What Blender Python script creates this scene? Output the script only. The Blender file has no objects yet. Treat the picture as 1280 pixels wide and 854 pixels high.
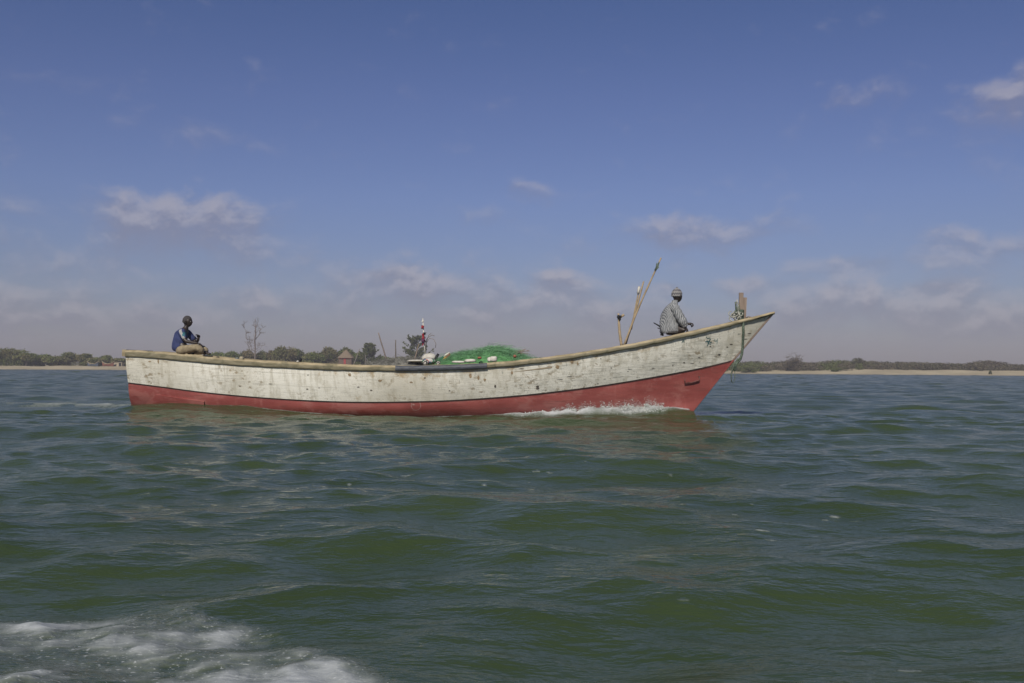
import bpy, bmesh, math, random
import numpy as np
from mathutils import Vector, Matrix
from mathutils.bvhtree import BVHTree
PI = math.pi
scene = bpy.context.scene
col = scene.collection
rnd = random.Random(7)
rng = np.random.default_rng(11)

# ------------------------------------------------------------------ camera, sky, sun, exposure
F = 35.0 / 36.0 * 1280.0
CAMH = 1.03
PITCH = math.radians(1.483)
ROLL = math.radians(0.36)
R0 = Vector((1, 0, 0)); F0 = Vector((0, math.cos(PITCH), math.sin(PITCH))); U0 = Vector((0, -math.sin(PITCH), math.cos(PITCH)))
RIGHT = math.cos(ROLL) * R0 + math.sin(ROLL) * U0
UP = -math.sin(ROLL) * R0 + math.cos(ROLL) * U0
CAMPOS = Vector((0, 0, CAMH))
cam_data = bpy.data.cameras.new('camera')
cam = bpy.data.objects.new('camera', cam_data); col.objects.link(cam)
cam_data.lens = 35; cam_data.sensor_width = 36; cam_data.clip_start = 0.05; cam_data.clip_end = 20000
Mx = Matrix((RIGHT, UP, -F0)).transposed().to_4x4(); Mx.translation = CAMPOS
cam.matrix_world = Mx
scene.camera = cam

def ray(u, v):
    u = float(u); v = float(v)
    return ((u - 640) / F * RIGHT - (v - 427) / F * UP + F0)
def P(u, v, y):
    """point of the world seen at photo position (u, v) standing at distance y"""
    d = ray(u, v); return CAMPOS + d * (y / d.y)
def PZ(u, v, z):
    d = ray(u, v); return CAMPOS + d * ((z - CAMH) / d.z)
def pix(X, Y, Z):
    """numpy projection to photo coordinates"""
    Z = Z - CAMH
    a = X * RIGHT.x + Y * RIGHT.y + Z * RIGHT.z
    b = X * UP.x + Y * UP.y + Z * UP.z
    c = X * F0.x + Y * F0.y + Z * F0.z
    c = np.where(np.abs(c) < 1e-6, 1e-6, c)
    return 640 + F * a / c, 427 - F * b / c, c

SUN_DIR = Vector((-0.18, -0.86, 0.72)).normalized()
SUN_EL = math.asin(SUN_DIR.z); SUN_ROT = math.atan2(SUN_DIR.x, SUN_DIR.y)
sun_data = bpy.data.lights.new('sun', 'SUN'); sun_data.energy = 4.4; sun_data.angle = math.radians(0.6)
sun_data.color = (1.0, 0.93, 0.82)
sun = bpy.data.objects.new('sun', sun_data); col.objects.link(sun)
sun.location = SUN_DIR * 60; sun.rotation_euler = SUN_DIR.to_track_quat('Z', 'Y').to_euler()

scene.view_settings.view_transform = 'Standard'
scene.view_settings.look = 'None'
scene.view_settings.gamma = 1
scene.view_settings.use_curve_mapping = False
scene.view_settings.exposure = -0.15
try:
    scene.cycles.use_denoising = True
    scene.cycles.denoiser = 'OPENIMAGEDENOISE'
except Exception as e:
    print('denoise', e)
scene.cycles.max_bounces = 6
scene.cycles.volume_bounces = 0

class NT:
    """small node writer"""
    def __init__(s, tree): s.t = tree; s.n = tree.nodes; s.l = tree.links
    def node(s, typ, **kw):
        n = s.n.new(typ)
        for k, v in kw.items(): setattr(n, k, v)
        return n
    def put(s, sock, v):
        if hasattr(v, 'is_output') or isinstance(v, bpy.types.NodeSocket): s.l.new(v, sock)
        else: sock.default_value = v
    def m(s, op, a, b=0.0, c=None, clamp=False):
        n = s.node('ShaderNodeMath', operation=op); n.use_clamp = clamp
        s.put(n.inputs[0], a); s.put(n.inputs[1], b)
        if c is not None: s.put(n.inputs[2], c)
        return n.outputs[0]
    def noise(s, vec, scale, detail=4, rough=0.55, dist=0.0, dim='3D'):
        n = s.node('ShaderNodeTexNoise'); n.noise_dimensions = dim
        s.put(n.inputs['Vector'], vec); s.put(n.inputs['Scale'], scale); s.put(n.inputs['Detail'], detail)
        s.put(n.inputs['Roughness'], rough); s.put(n.inputs['Distortion'], dist)
        return n.outputs['Fac']
    def ramp(s, fac, lo, hi, a=0.0, b=1.0):
        n = s.node('ShaderNodeMapRange'); n.interpolation_type = 'SMOOTHSTEP'
        s.put(n.inputs[0], fac); s.put(n.inputs[1], lo); s.put(n.inputs[2], hi); s.put(n.inputs[3], a); s.put(n.inputs[4], b)
        return n.outputs[0]
    def mix(s, fac, a, b):
        n = s.node('ShaderNodeMix', data_type='RGBA')
        s.put(n.inputs[0], fac); s.put(n.inputs[6], a); s.put(n.inputs[7], b)
        return n.outputs[2]
    def mapping(s, vec, scale=(1, 1, 1), loc=(0, 0, 0), rot=(0, 0, 0)):
        n = s.node('ShaderNodeMapping'); s.put(n.inputs[0], vec); n.inputs['Scale'].default_value = scale
        n.inputs['Location'].default_value = loc; n.inputs['Rotation'].default_value = rot
        return n.outputs[0]
    def sep(s, vec):
        n = s.node('ShaderNodeSeparateXYZ'); s.put(n.inputs[0], vec); return n.outputs
    def comb(s, x, y, z=0.0):
        n = s.node('ShaderNodeCombineXYZ'); s.put(n.inputs[0], x); s.put(n.inputs[1], y); s.put(n.inputs[2], z); return n.outputs[0]
def rgb(r, g, b): return (r, g, b, 1.0)

def build_world():
    w = bpy.data.worlds.new('World'); scene.world = w; w.use_nodes = True
    t = NT(w.node_tree); w.node_tree.nodes.clear()
    out = t.node('ShaderNodeOutputWorld'); bg = t.node('ShaderNodeBackground')
    sky = t.node('ShaderNodeTexSky', sky_type='NISHITA'); sky.sun_disc = False
    sky.sun_elevation = SUN_EL; sky.sun_rotation = SUN_ROT
    sky.air_density = 1.0; sky.dust_density = 0.6; sky.ozone_density = 3.0; sky.altitude = 0
    tc = t.node('ShaderNodeTexCoord').outputs['Generated']
    x, y, z = t.sep(tc)
    az = t.m('ARCTAN2', x, y); el = t.m('ARCSINE', z)
    # the dusty air of the day: tone of the clear sky by elevation
    tint = t.node('ShaderNodeValToRGB'); t.put(tint.inputs[0], t.m('MULTIPLY', el, 1 / 1.2, clamp=True))
    cr = tint.color_ramp
    stops = [(0.0, (0.40, 0.36, 0.44)), (0.06, (0.44, 0.41, 0.53)), (0.14, (0.49, 0.455, 0.61)), (0.22, (0.465, 0.435, 0.60)), (0.32, (0.37, 0.395, 0.56)), (0.5, (0.27, 0.29, 0.36)), (1.0, (0.27, 0.28, 0.31))]
    cr.elements[0].position = 0; cr.elements[0].color = stops[0][1] + (1,)
    cr.elements[1].position = 1; cr.elements[1].color = stops[-1][1] + (1,)
    for p, c in stops[1:-1]:
        e = cr.elements.new(p); e.color = c + (1,)
    mul = t.node('ShaderNodeMix', data_type='RGBA', blend_type='MULTIPLY'); mul.inputs[0].default_value = 1
    t.l.new(sky.outputs[0], mul.inputs[6]); t.l.new(tint.outputs[0], mul.inputs[7])
    base = mul.outputs[2]
    # clouds, in directions of the sky
    def cloudfield(off):
        p = t.comb(az, t.m('ADD', t.m('MULTIPLY', el, 1.5), off), 0.0)
        wn = t.node('ShaderNodeTexNoise'); wn.inputs['Scale'].default_value = 9; wn.inputs['Detail'].default_value = 3
        t.l.new(p, wn.inputs['Vector'])
        wv = t.node('ShaderNodeVectorMath', operation='MULTIPLY_ADD')
        t.l.new(wn.outputs['Color'], wv.inputs[0]); wv.inputs[1].default_value = (.06, .045, 0); t.l.new(p, wv.inputs[2])
        return t.noise(wv.outputs[0], 19.0, 7, 0.57), wv.outputs[0]
    n0, warped = cloudfield(0.0)
    n1, _ = cloudfield(0.016)
    blobs = [  # photo u, v, radius u, radius v, strength
        (215, 265, 90, 30, .6), (270, 290, 70, 26, .4), (90, 320, 120, 24, .2), (60, 378, 110, 26, .36), (300, 376, 60, 16, .36),
        (530, 362, 62, 20, .55), (440, 372, 80, 20, .22), (585, 335, 100, 28, .12), (632, 385, 44, 18, .48), (725, 372, 50, 22, .4), (670, 238, 40, 14, .16), (600, 270, 60, 16, .14),
        (888, 283, 75, 22, .5), (780, 300, 80, 16, .12), (1068, 328, 56, 13, .42), (1055, 372, 62, 20, .34), (1210, 376, 70, 24, .38), (1200, 292, 46, 18, .28),
        (1222, 142, 42, 30, .34), (1080, 105, 60, 26, .2), (1276, 100, 24, 26, .4), (1270, 318, 50, 24, .22), (970, 358, 40, 20, .14), (262, 160, 60, 16, .15), (75, 90, 60, 20, .08),
        (395, 330, 60, 22, .16), (820, 395, 80, 22, .2), (960, 410, 160, 20, .1), (1180, 415, 140, 22, .12), (120, 425, 200, 22, .1), (500, 410, 200, 16, .06),
        (462, 350, 26, 9, .36), (575, 398, 34, 10, .34), (700, 350, 30, 11, .34), (770, 392, 34, 11, .34), (838, 362, 30, 9, .28), (935, 352, 34, 10, .34), (1000, 392, 40, 11, .36), (1125, 392, 40, 11, .36), (1165, 362, 28, 10, .34), (1245, 400, 36, 12, .32), (355, 398, 34, 10, .32), (200, 392, 34, 10, .30), (60, 402, 40, 10, .3), (640, 236, 30, 9, .08)]
    wx, wy, _w = t.sep(warped)
    tot = None
    for (u, v, ru, rv, s) in blobs:
        a0 = math.atan((u - 640) / F) + .03; e0 = math.atan((459.5 + (u - 640) * .0063 - v) / F * math.cos(a0)) * 1.5 + .0225
        dx = t.m('MULTIPLY', t.m('SUBTRACT', wx, a0), F / ru); dy = t.m('MULTIPLY', t.m('SUBTRACT', wy, e0), F / rv / 1.5)
        q = t.m('ADD', t.m('MULTIPLY', dx, dx), t.m('MULTIPLY', dy, dy))
        g = t.m('MULTIPLY', t.m('EXPONENT', t.m('MULTIPLY', q, -0.8)), s)
        gd = t.m('MULTIPLY', g, dy); top = gd if tot is None else t.m('ADD', top, gd)
        tot = g if tot is None else t.m('ADD', tot, g)
    rel = t.m('DIVIDE', top, t.m('ADD', tot, .12))
    tot = t.m('MULTIPLY', t.m('SUBTRACT', 1.0, t.m('EXPONENT', t.m('MULTIPLY', tot, -2.3))), .62)
    tot = t.m('ADD', tot, t.m('MULTIPLY', t.m('SUBTRACT', t.noise(warped, 34.0, 5, .55), .5), t.m('MULTIPLY', tot, .45)))
    low = t.ramp(el, 0.0, 0.26, 0.07, 0.0)
    back = t.m('MULTIPLY', t.ramp(y, -.2, .4, 1, 0), 0.10)
    dens = t.m('ADD', t.m('ADD', t.m('ADD', n0, -0.70), tot), t.m('ADD', low, back))
    mask = t.ramp(dens, t.ramp(rel, -.3, .7, -.18, .0), t.ramp(rel, -.3, .7, .52, .34), 0.0, 0.64)
    upfade = t.ramp(el, 0.5, 0.9, 1, .3)
    mask = t.m('MULTIPLY', mask, upfade)
    lit = t.ramp(t.m('ADD', t.m('MULTIPLY', t.m('SUBTRACT', n0, n1), 1.1), t.m('MULTIPLY', rel, .20)), -0.10, 0.16)
    ccol = t.mix(lit, rgb(2.15, 2.1, 2.75), rgb(3.95, 3.7, 4.1))
    ccol = t.mix(t.ramp(el, 0, .08, .55, 0), ccol, rgb(2.1, 2.05, 2.65))
    fin = t.mix(mask, base, ccol)
    t.put(bg.inputs[0], fin); bg.inputs[1].default_value = 0.12
    t.l.new(bg.outputs[0], out.inputs[0])
build_world()

# ------------------------------------------------------------------ helpers
def tag(o, label=None, cat=None, group=None, kind=None):
    if label: o['label'] = label
    if cat: o['category'] = cat
    if group: o['group'] = group
    if kind: o['kind'] = kind
    return o
def empty(name, loc=(0, 0, 0), rz=0.0):
    o = bpy.data.objects.new(name, None); col.objects.link(o); o.location = loc; o.rotation_euler = (0, 0, rz)
    o.empty_display_size = .2
    return o
def np_mesh(name, V, Fq, smooth=True):
    me = bpy.data.meshes.new(name)
    V = np.asarray(V, dtype=np.float32).reshape(-1, 3)
    if isinstance(Fq, np.ndarray) and Fq.ndim == 2:
        n, k = Fq.shape
        me.vertices.add(len(V)); me.vertices.foreach_set('co', V.ravel())
        me.loops.add(n * k); me.loops.foreach_set('vertex_index', Fq.astype(np.int32).ravel())
        me.polygons.add(n); me.polygons.foreach_set('loop_start', np.arange(0, n * k, k, dtype=np.int32))
        me.update(calc_edges=True)
    else:
        me.from_pydata([tuple(map(float, v)) for v in V], [], [tuple(map(int, f)) for f in Fq])
    if smooth: me.shade_smooth()
    return me
class MB:
    """collects shapes and links them as one mesh"""
    def __init__(s): s.v = []; s.f = []; s.mi = []; s.sm = []
    def add(s, V, Fs, mi=0, smooth=False):
        b = len(s.v)
        s.v += [tuple(map(float, v)) for v in V]; s.f += [tuple(int(i) + b for i in f) for f in Fs]
        s.mi += [mi] * len(Fs); s.sm += [smooth] * len(Fs)
        return s
    def box(s, c, size, rot=None, mi=0):
        hx, hy, hz = [q / 2 for q in size]; M = rot if rot is not None else Matrix.Identity(3); c = Vector(c)
        V = [c + M @ Vector((x, y, z)) for x in (-hx, hx) for y in (-hy, hy) for z in (-hz, hz)]
        return s.add(V, [(0, 1, 3, 2), (4, 6, 7, 5), (0, 4, 5, 1), (2, 3, 7, 6), (0, 2, 6, 4), (1, 5, 7, 3)], mi)
    def tube(s, pts, rad, seg=8, mi=0, cap=True, smooth=True):
        pts = [Vector(p) for p in pts]; n = len(pts)
        if not hasattr(rad, '__len__'): rad = [rad] * n
        V = []; Fs = []
        up = None
        for i, p in enumerate(pts):
            d = (pts[min(i + 1, n - 1)] - pts[max(i - 1, 0)])
            d = d.normalized() if d.length > 1e-9 else Vector((0, 0, 1))
            if up is None: up = Vector((0, 0, 1)) if abs(d.z) < .9 else Vector((0, 1, 0))
            a = d.cross(up).normalized(); b = d.cross(a).normalized(); up = -b if False else a.cross(d)
            for k in range(seg):
                t = 2 * PI * k / seg
                V.append(p + (a * math.cos(t) + b * math.sin(t)) * rad[i])
        for i in range(n - 1):
            for k in range(seg):
                k2 = (k + 1) % seg
                Fs.append((i * seg + k, i * seg + k2, (i + 1) * seg + k2, (i + 1) * seg + k))
        if cap: Fs.append(tuple(range(seg))[::-1]); Fs.append(tuple((n - 1) * seg + k for k in range(seg)))
        return s.add(V, Fs, mi, smooth)
    def grid(s, rows, mi=0, smooth=True, flip=False):
        nr = len(rows); nc = len(rows[0]); V = [p for r in rows for p in r]; Fs = []
        for i in range(nr - 1):
            for j in range(nc - 1):
                q = (i * nc + j, i * nc + j + 1, (i + 1) * nc + j + 1, (i + 1) * nc + j)
                Fs.append(q[::-1] if flip else q)
        return s.add(V, Fs, mi, smooth)
    def build(s, name, mats, parent=None, origin=None, autosmooth=None):
        origin = Vector(origin) if origin is not None else Vector((0, 0, 0))
        me = bpy.data.meshes.new(name)
        me.from_pydata([tuple(Vector(v) - origin) for v in s.v], [], s.f)
        mats = mats if isinstance(mats, (list, tuple)) else [mats]
        for m in mats: me.materials.append(m)
        me.polygons.foreach_set('material_index', s.mi); me.polygons.foreach_set('use_smooth', s.sm)
        me.update()
        o = bpy.data.objects.new(name, me); col.objects.link(o)
        if parent is not None: o.parent = parent
        if origin.length > 0: o.location = origin
        return o
def link(name, me, mats, parent=None):
    mats = mats if isinstance(mats, (list, tuple)) else [mats]
    for m in mats: me.materials.append(m)
    o = bpy.data.objects.new(name, me); col.objects.link(o)
    if parent is not None: o.parent = parent
    return o

def hash2(ix, iy, seed):
    h = (ix.astype(np.int64) * 374761393 + iy.astype(np.int64) * 668265263 + seed * 1442695041) & 0x7fffffff
    h = ((h ^ (h >> 13)) * 1274126177) & 0x7fffffff
    return ((h ^ (h >> 16)) & 0xffff) / 65535.0
def vnoise(x, y, seed=0):
    ix = np.floor(x); iy = np.floor(y); fx = x - ix; fy = y - iy
    fx = fx * fx * (3 - 2 * fx); fy = fy * fy * (3 - 2 * fy)
    a = hash2(ix, iy, seed); b = hash2(ix + 1, iy, seed); c = hash2(ix, iy + 1, seed); d = hash2(ix + 1, iy + 1, seed)
    return (a * (1 - fx) + b * fx) * (1 - fy) + (c * (1 - fx) + d * fx) * fy
def fbm(x, y, seed=0, oct=4, gain=.5):
    s = 0; a = 1; t = 0
    for k in range(oct):
        s = s + a * vnoise(x * 2 ** k + 17.3 * k, y * 2 ** k - 9.1 * k, seed + k); t += a; a *= gain
    return s / t
def sstep(a, b, x):
    t = np.clip((x - a) / (b - a), 0, 1); return t * t * (3 - 2 * t)

# ------------------------------------------------------------------ materials
def new_mat(name):
    m = bpy.data.materials.new(name); m.use_nodes = True
    t = NT(m.node_tree); b = m.node_tree.nodes['Principled BSDF']
    return m, t, b
def oc(t): return t.node('ShaderNodeTexCoord').outputs['Object']
def bump(t, b, h, strength=.3, dist=.02):
    n = t.node('ShaderNodeBump'); n.inputs['Strength'].default_value = strength; n.inputs['Distance'].default_value = dist
    t.put(n.inputs['Height'], h); t.l.new(n.outputs[0], b.inputs['Normal'])
def simple(name, c1, c2=None, scale=6, rough=.8, bs=.25, stretch=(1, 1, 1), bd=.02, spec=.3):
    m, t, b = new_mat(name)
    c2 = c2 or tuple(q * .7 for q in c1)
    n = t.noise(t.mapping(oc(t), stretch), scale, 5, .6)
    t.put(b.inputs['Base Color'], t.mix(t.ramp(n, .3, .7), rgb(*c2), rgb(*c1)))
    b.inputs['Roughness'].default_value = rough; b.inputs['Specular IOR Level'].default_value = spec
    bump(t, b, n, bs, bd)
    return m

def mat_hull_white():
    m, t, b = new_mat('weathered_white_paint'); c = oc(t)
    big = t.noise(c, .55, 3); pat = t.ramp(t.noise(t.mapping(c, (1, 1, 1.5)), .9, 4, .6), .40, .60, .15, 1.25)
    col0 = t.mix(t.ramp(big, .35, .65), rgb(.60, .575, .49), rgb(.80, .785, .705))
    # vertical dirt streaks
    st = t.noise(t.mapping(c, (5.0, 5.0, .7)), 1.6, 5, .62)
    col0 = t.mix(t.ramp(st, .46, .66, 0, .5), col0, rgb(.40, .37, .28))
    # grain along the planks
    gr = t.noise(t.mapping(c, (1.2, 1.2, 16)), 2.2, 5, .62)
    col0 = t.mix(t.m('MULTIPLY', t.ramp(gr, .50, .68, 0, .38), pat), col0, rgb(.36, .35, .30))
    X_, Y_, Z_ = t.sep(c)
    fwd = t.ramp(X_, -6.0, 2.0, .15, 1.0); aft = t.ramp(X_, -5.0, 1.0, 1.0, .35)
    # peeled patches
    pe = t.noise(t.mapping(c, (1, 1, 1.6)), 5.0, 7, .68)
    col0 = t.mix(t.m('MULTIPLY', t.ramp(pe, .555, .64, 0, .75), pat), col0, rgb(.31, .26, .18))
    # rusty brown clouds high on the side
    x, y, z = t.sep(c)
    hi = t.node('ShaderNodeAttribute', attribute_name='band').outputs['Fac']
    ru = t.noise(t.mapping(c, (1, 1, .8)), 2.6, 7, .66)
    ru2 = t.m('ADD', ru, t.ramp(hi, .0, .55, .11, -.10))
    col0 = t.mix(t.m('MULTIPLY', t.ramp(ru2, .53, .66, 0, .8), t.ramp(t.m('ABSOLUTE', t.m('ADD', X_, 1.2)), 3.0, 5.5, 1, .25)), col0, rgb(.38, .28, .15))
    col0 = t.mix(t.m('MULTIPLY', t.m('MULTIPLY', t.ramp(hi, .5, .8, 0, .4), t.ramp(X_, 1.5, 4.0)), t.ramp(gr, .4, .6)), col0, rgb(.30, .31, .27))
    # green growth under the rail
    gg = t.m('ADD', t.noise(c, 3.5, 5, .6), t.ramp(hi, .0, .13, .2, -.3))
    col0 = t.mix(t.ramp(gg, .56, .7, 0, .7), col0, rgb(.24, .24, .12))
    for sl in (.30, .63):
        ln = t.m('SUBTRACT', 1.0, t.m('MULTIPLY', t.m('ABSOLUTE', t.m('SUBTRACT', hi, sl)), 45.0), clamp=True)
        col0 = t.mix(t.m('MULTIPLY', ln, t.ramp(big, .40, .60, .0, .25)), col0, rgb(.22, .21, .17))
    # scratches
    sc = t.noise(t.mapping(c, (2.2, 2.2, 26), rot=(0, .12, 0)), 2.4, 3, .5)
    col0 = t.mix(t.m('MULTIPLY', t.ramp(sc, .63, .68, 0, .75), t.m('MULTIPLY', fwd, t.ramp(big, .42, .56))), col0, rgb(.13, .13, .12))
    sc2 = t.noise(t.mapping(c, (20, 20, 4), rot=(0, .5, 0)), 1.5, 3, .5)
    col0 = t.mix(t.m('MULTIPLY', t.ramp(sc2, .65, .70, 0, .6), fwd), col0, rgb(.16, .17, .15))
    smu = t.noise(t.mapping(c, (1, 1, 2.4)), 1.7, 6, .6)
    col0 = t.mix(t.m('MULTIPLY', t.ramp(smu, .50, .66, 0, .32), fwd), col0, rgb(.36, .36, .31))
    fine = t.noise(c, 38, 4, .7)
    col0 = t.mix(t.m('MULTIPLY', t.ramp(fine, .53, .66, 0, .5), pat), col0, rgb(.38, .36, .30))
    t.put(b.inputs['Base Color'], col0)
    t.put(b.inputs['Roughness'], t.ramp(pe, .4, .7, .5, .85)); b.inputs['Specular IOR Level'].default_value = .35
    h = t.m('ADD', t.m('MULTIPLY', gr, .6), t.m('ADD', t.m('MULTIPLY', fine, .35), t.m('MULTIPLY', pe, -.8)))
    bump(t, b, h, .35, .02)
    return m
def mat_hull_red():
    m, t, b = new_mat('red_bottom_paint'); c = oc(t)
    n = t.noise(t.mapping(c, (.5, .5, 1.6)), 1.6, 5, .6)
    c0 = t.mix(t.ramp(n, .35, .68), rgb(.22, .048, .042), rgb(.31, .082, .072))
    x, y, z = t.sep(c)
    lowm = t.m('ADD', z, t.m('MULTIPLY', t.noise(t.mapping(c, (2, 2, 1)), 2, 4), .16))
    c0 = t.mix(t.ramp(lowm, .10, .24, .75, 0), c0, rgb(.17, .03, .02))
    st = t.noise(t.mapping(c, (4, 4, .5)), 2.2, 4, .6)
    c0 = t.mix(t.ramp(st, .55, .8, 0, .35), c0, rgb(.45, .20, .17))
    sa = t.noise(t.mapping(c, (1, 1, 1.8)), 1.3, 7, .68)
    c0 = t.mix(t.ramp(sa, .52, .62, 0, .45), c0, rgb(.36, .15, .13))
    gr = t.noise(t.mapping(c, (1, 1, 10)), 2.5, 6, .66)
    c0 = t.mix(t.ramp(gr, .55, .68, 0, .6), c0, rgb(.16, .05, .04))
    t.put(b.inputs['Base Color'], c0)
    t.put(b.inputs['Roughness'], t.ramp(lowm, .10, .26, .22, .55))
    bump(t, b, t.m('ADD', gr, t.noise(c, 30, 3)), .2, .015)
    return m
def mat_wood(name, c1, c2, dark, grain=(1, 12, 12), sc=2.0):
    m, t, b = new_mat(name); c = oc(t)
    n = t.noise(t.mapping(c, grain), sc, 5, .6)
    c0 = t.mix(t.ramp(n, .32, .68), rgb(*c1), rgb(*c2))
    d = t.noise(c, 3.1, 6, .65)
    c0 = t.mix(t.ramp(d, .52, .72, 0, .8), c0, rgb(*dark))
    t.put(b.inputs['Base Color'], c0); b.inputs['Roughness'].default_value = .8; b.inputs['Specular IOR Level'].default_value = .25
    bump(t, b, t.m('ADD', n, d), .4, .02)
    return m
M = {}
M['white'] = mat_hull_white()
M['red'] = mat_hull_red()
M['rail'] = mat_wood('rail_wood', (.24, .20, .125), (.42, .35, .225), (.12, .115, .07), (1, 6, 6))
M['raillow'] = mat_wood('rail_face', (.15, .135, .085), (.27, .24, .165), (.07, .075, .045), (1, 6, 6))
M['wood'] = mat_wood('deck_wood', (.20, .16, .11), (.32, .27, .19), (.1, .08, .05), (1, 8, 8))
M['bamboo'] = mat_wood('bamboo', (.30, .23, .145), (.42, .33, .21), (.14, .11, .075), (1, 1, 2), 4)
M['post'] = mat_wood('post_wood', (.19, .145, .115), (.27, .215, .175), (.10, .08, .065), (8, 8, 1))
M['chine'] = simple('dark_shade_band', (.06, .03, .025), (.03, .02, .018), 4)  # dark band tone, deepens the shadow line under the lip by colour
M['fender'] = simple('grey_pipe', (.10, .11, .13), (.055, .06, .07), 7, .55, .3, (1, 4, 4))
M['mark'] = simple('teal_paint', (.05, .14, .15), (.03, .08, .09), 8)
M['chip'] = simple('bare_dark_wood', (.15, .13, .105), (.06, .055, .05), 14)
M['chipb'] = simple('bare_brown_wood', (.34, .25, .15), (.2, .15, .095), 14)
M['rope'] = simple('green_grey_rope', (.15, .19, .14), (.05, .07, .055), 40, .9, .6)
M['ropepale'] = simple('pale_rope', (.5, .5, .44), (.16, .17, .15), 30, .9, .6)
M['metal'] = simple('painted_iron', (.20, .07, .06), (.07, .035, .03), 20, .5)
M['skin'] = simple('dark_skin', (.032, .021, .017), (.022, .015, .012), 10, .48, .05, spec=.5)
M['eye'] = simple('eye_white', (.5, .48, .44), (.45, .42, .4), 5, .3, 0)
M['hair'] = simple('grey_cropped_hair', (.075, .07, .072), (.03, .028, .03), 60, .95, .6)
M['navy'] = simple('navy_jersey', (.042, .056, .15), (.026, .036, .10), 9, .85, .4)
M['jpanel'] = simple('pale_sleeve_stripe', (.36, .36, .35), (.28, .28, .27), 9, .8)
M['teal'] = simple('teal_print', (.05, .16, .20), (.03, .1, .13), 9, .8)
M['khaki'] = simple('khaki_cloth', (.30, .25, .165), (.19, .155, .10), 12, .9, .5)
M['darktr'] = simple('dark_trousers', (.05, .05, .06), (.03, .03, .035), 12, .9)
M['black'] = simple('black_stuff', (.02, .02, .024), (.01, .01, .012), 12, .6)
M['whitep'] = simple('white_plastic', (.62, .60, .54), (.44, .42, .36), 7, .6)
M['redp'] = simple('red_cloth', (.42, .035, .04), (.25, .02, .03), 9, .8)
M['sand'] = None
def mat_stripes():
    m, t, b = new_mat('striped_shirt'); c = oc(t); x, y, z = t.sep(c)
    wob = t.m('MULTIPLY', t.noise(c, 3.5, 3), .16)
    f = t.m('ADD', t.m('MULTIPLY', x, .9), t.m('ADD', t.m('MULTIPLY', z, .28), wob))
    s = t.m('SINE', t.m('MULTIPLY', f, 2 * PI / .030))
    c0 = t.mix(t.ramp(s, -.6, .8), rgb(.10, .11, .125), rgb(.37, .38, .38))
    s2 = t.m('SINE', t.m('MULTIPLY', t.m('ADD', z, wob), 2 * PI / .045))
    c0 = t.mix(t.ramp(s2, .4, .9, 0, .25), c0, rgb(.14, .15, .17))
    t.put(b.inputs['Base Color'], c0); b.inputs['Roughness'].default_value = .9
    bump(t, b, t.noise(t.mapping(c, (5, 5, 2)), 2.5, 4), .5, .05)
    return m
M['stripe'] = mat_stripes()
def mat_hat():
    m, t, b = new_mat('patterned_knit_hat'); c = oc(t); x, y, z = t.sep(c)
    ang = t.m('ARCTAN2', y, x)
    zz = t.m('MULTIPLY', t.m('PINGPONG', t.m('MULTIPLY', ang, 2.6), .5), .10)
    s = t.m('SINE', t.m('MULTIPLY', t.m('ADD', z, zz), 2 * PI / .075))
    c0 = t.mix(t.ramp(s, -.2, .3), rgb(.03, .03, .045), rgb(.34, .33, .32))
    t.put(b.inputs['Base Color'], c0); b.inputs['Roughness'].default_value = .95
    bump(t, b, t.noise(c, 60, 2), .6, .02)
    return m
M['hat'] = mat_hat()
def mat_wrap():
    m, t, b = new_mat('printed_wrapping'); c = oc(t)
    v = t.node('ShaderNodeTexVoronoi'); t.put(v.inputs['Vector'], c); v.inputs['Scale'].default_value = 14
    h = t.sep(v.outputs['Color'])[0]
    r = t.node('ShaderNodeValToRGB'); t.put(r.inputs[0], h); r.color_ramp.interpolation = 'CONSTANT'
    cols = [(.0, (.03, .03, .035)), (.2, (.5, .48, .44)), (.42, (.40, .03, .03)), (.58, (.04, .08, .26)), (.74, (.55, .35, .06)), (.85, (.03, .2, .1))]
    r.color_ramp.elements[0].color = cols[0][1] + (1,); r.color_ramp.elements[1].position = .2; r.color_ramp.elements[1].color = cols[1][1] + (1,)
    for p, q in cols[2:]:
        e = r.color_ramp.elements.new(p); e.color = q + (1,)
    t.put(b.inputs['Base Color'], r.outputs[0]); b.inputs['Roughness'].default_value = .5
    return m
M['wrap'] = mat_wrap()
def mat_net(name, c1, c2):
    m, t, b = new_mat(name); c = oc(t)
    n = t.noise(c, 7, 6, .7)
    t.put(b.inputs['Base Color'], t.mix(t.ramp(n, .35, .65), rgb(*c1), rgb(*c2))); b.inputs['Roughness'].default_value = .7
    bump(t, b, t.noise(c, 30, 4), .9, .05)
    return m
M['net'] = mat_net('green_net', (.055, .17, .055), (.12, .34, .12))
M['netloose'] = mat_net('loose_green_mesh', (.10, .24, .11), (.20, .42, .22))
M['netpale'] = mat_net('pale_net', (.13, .13, .115), (.26, .255, .23))
def mat_leaf(name, dark, light, dry):
    m, t, b = new_mat(name)
    at = t.node('ShaderNodeAttribute', attribute_name='tint').outputs['Color']
    mixn = t.sep(at)
    c0 = t.mix(mixn[0], rgb(*dark), rgb(*light)); c0 = t.mix(mixn[1], c0, rgb(*dry))
    t.put(b.inputs['Base Color'], c0); b.inputs['Roughness'].default_value = .85; b.inputs['Specular IOR Level'].default_value = .15
    return m
M['leaf'] = mat_leaf('leaves', (.06, .082, .024), (.15, .185, .05), (.17, .135, .07))
M['scrubleaf'] = mat_leaf('scrub_leaves', (.05, .05, .03), (.10, .12, .035), (.115, .095, .07))
M['trunk'] = simple('grey_bark', (.17, .145, .12), (.09, .075, .06), 6)
M['deadwood'] = simple('bleached_dead_wood', (.24, .20, .18), (.14, .12, .11), 6)
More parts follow.
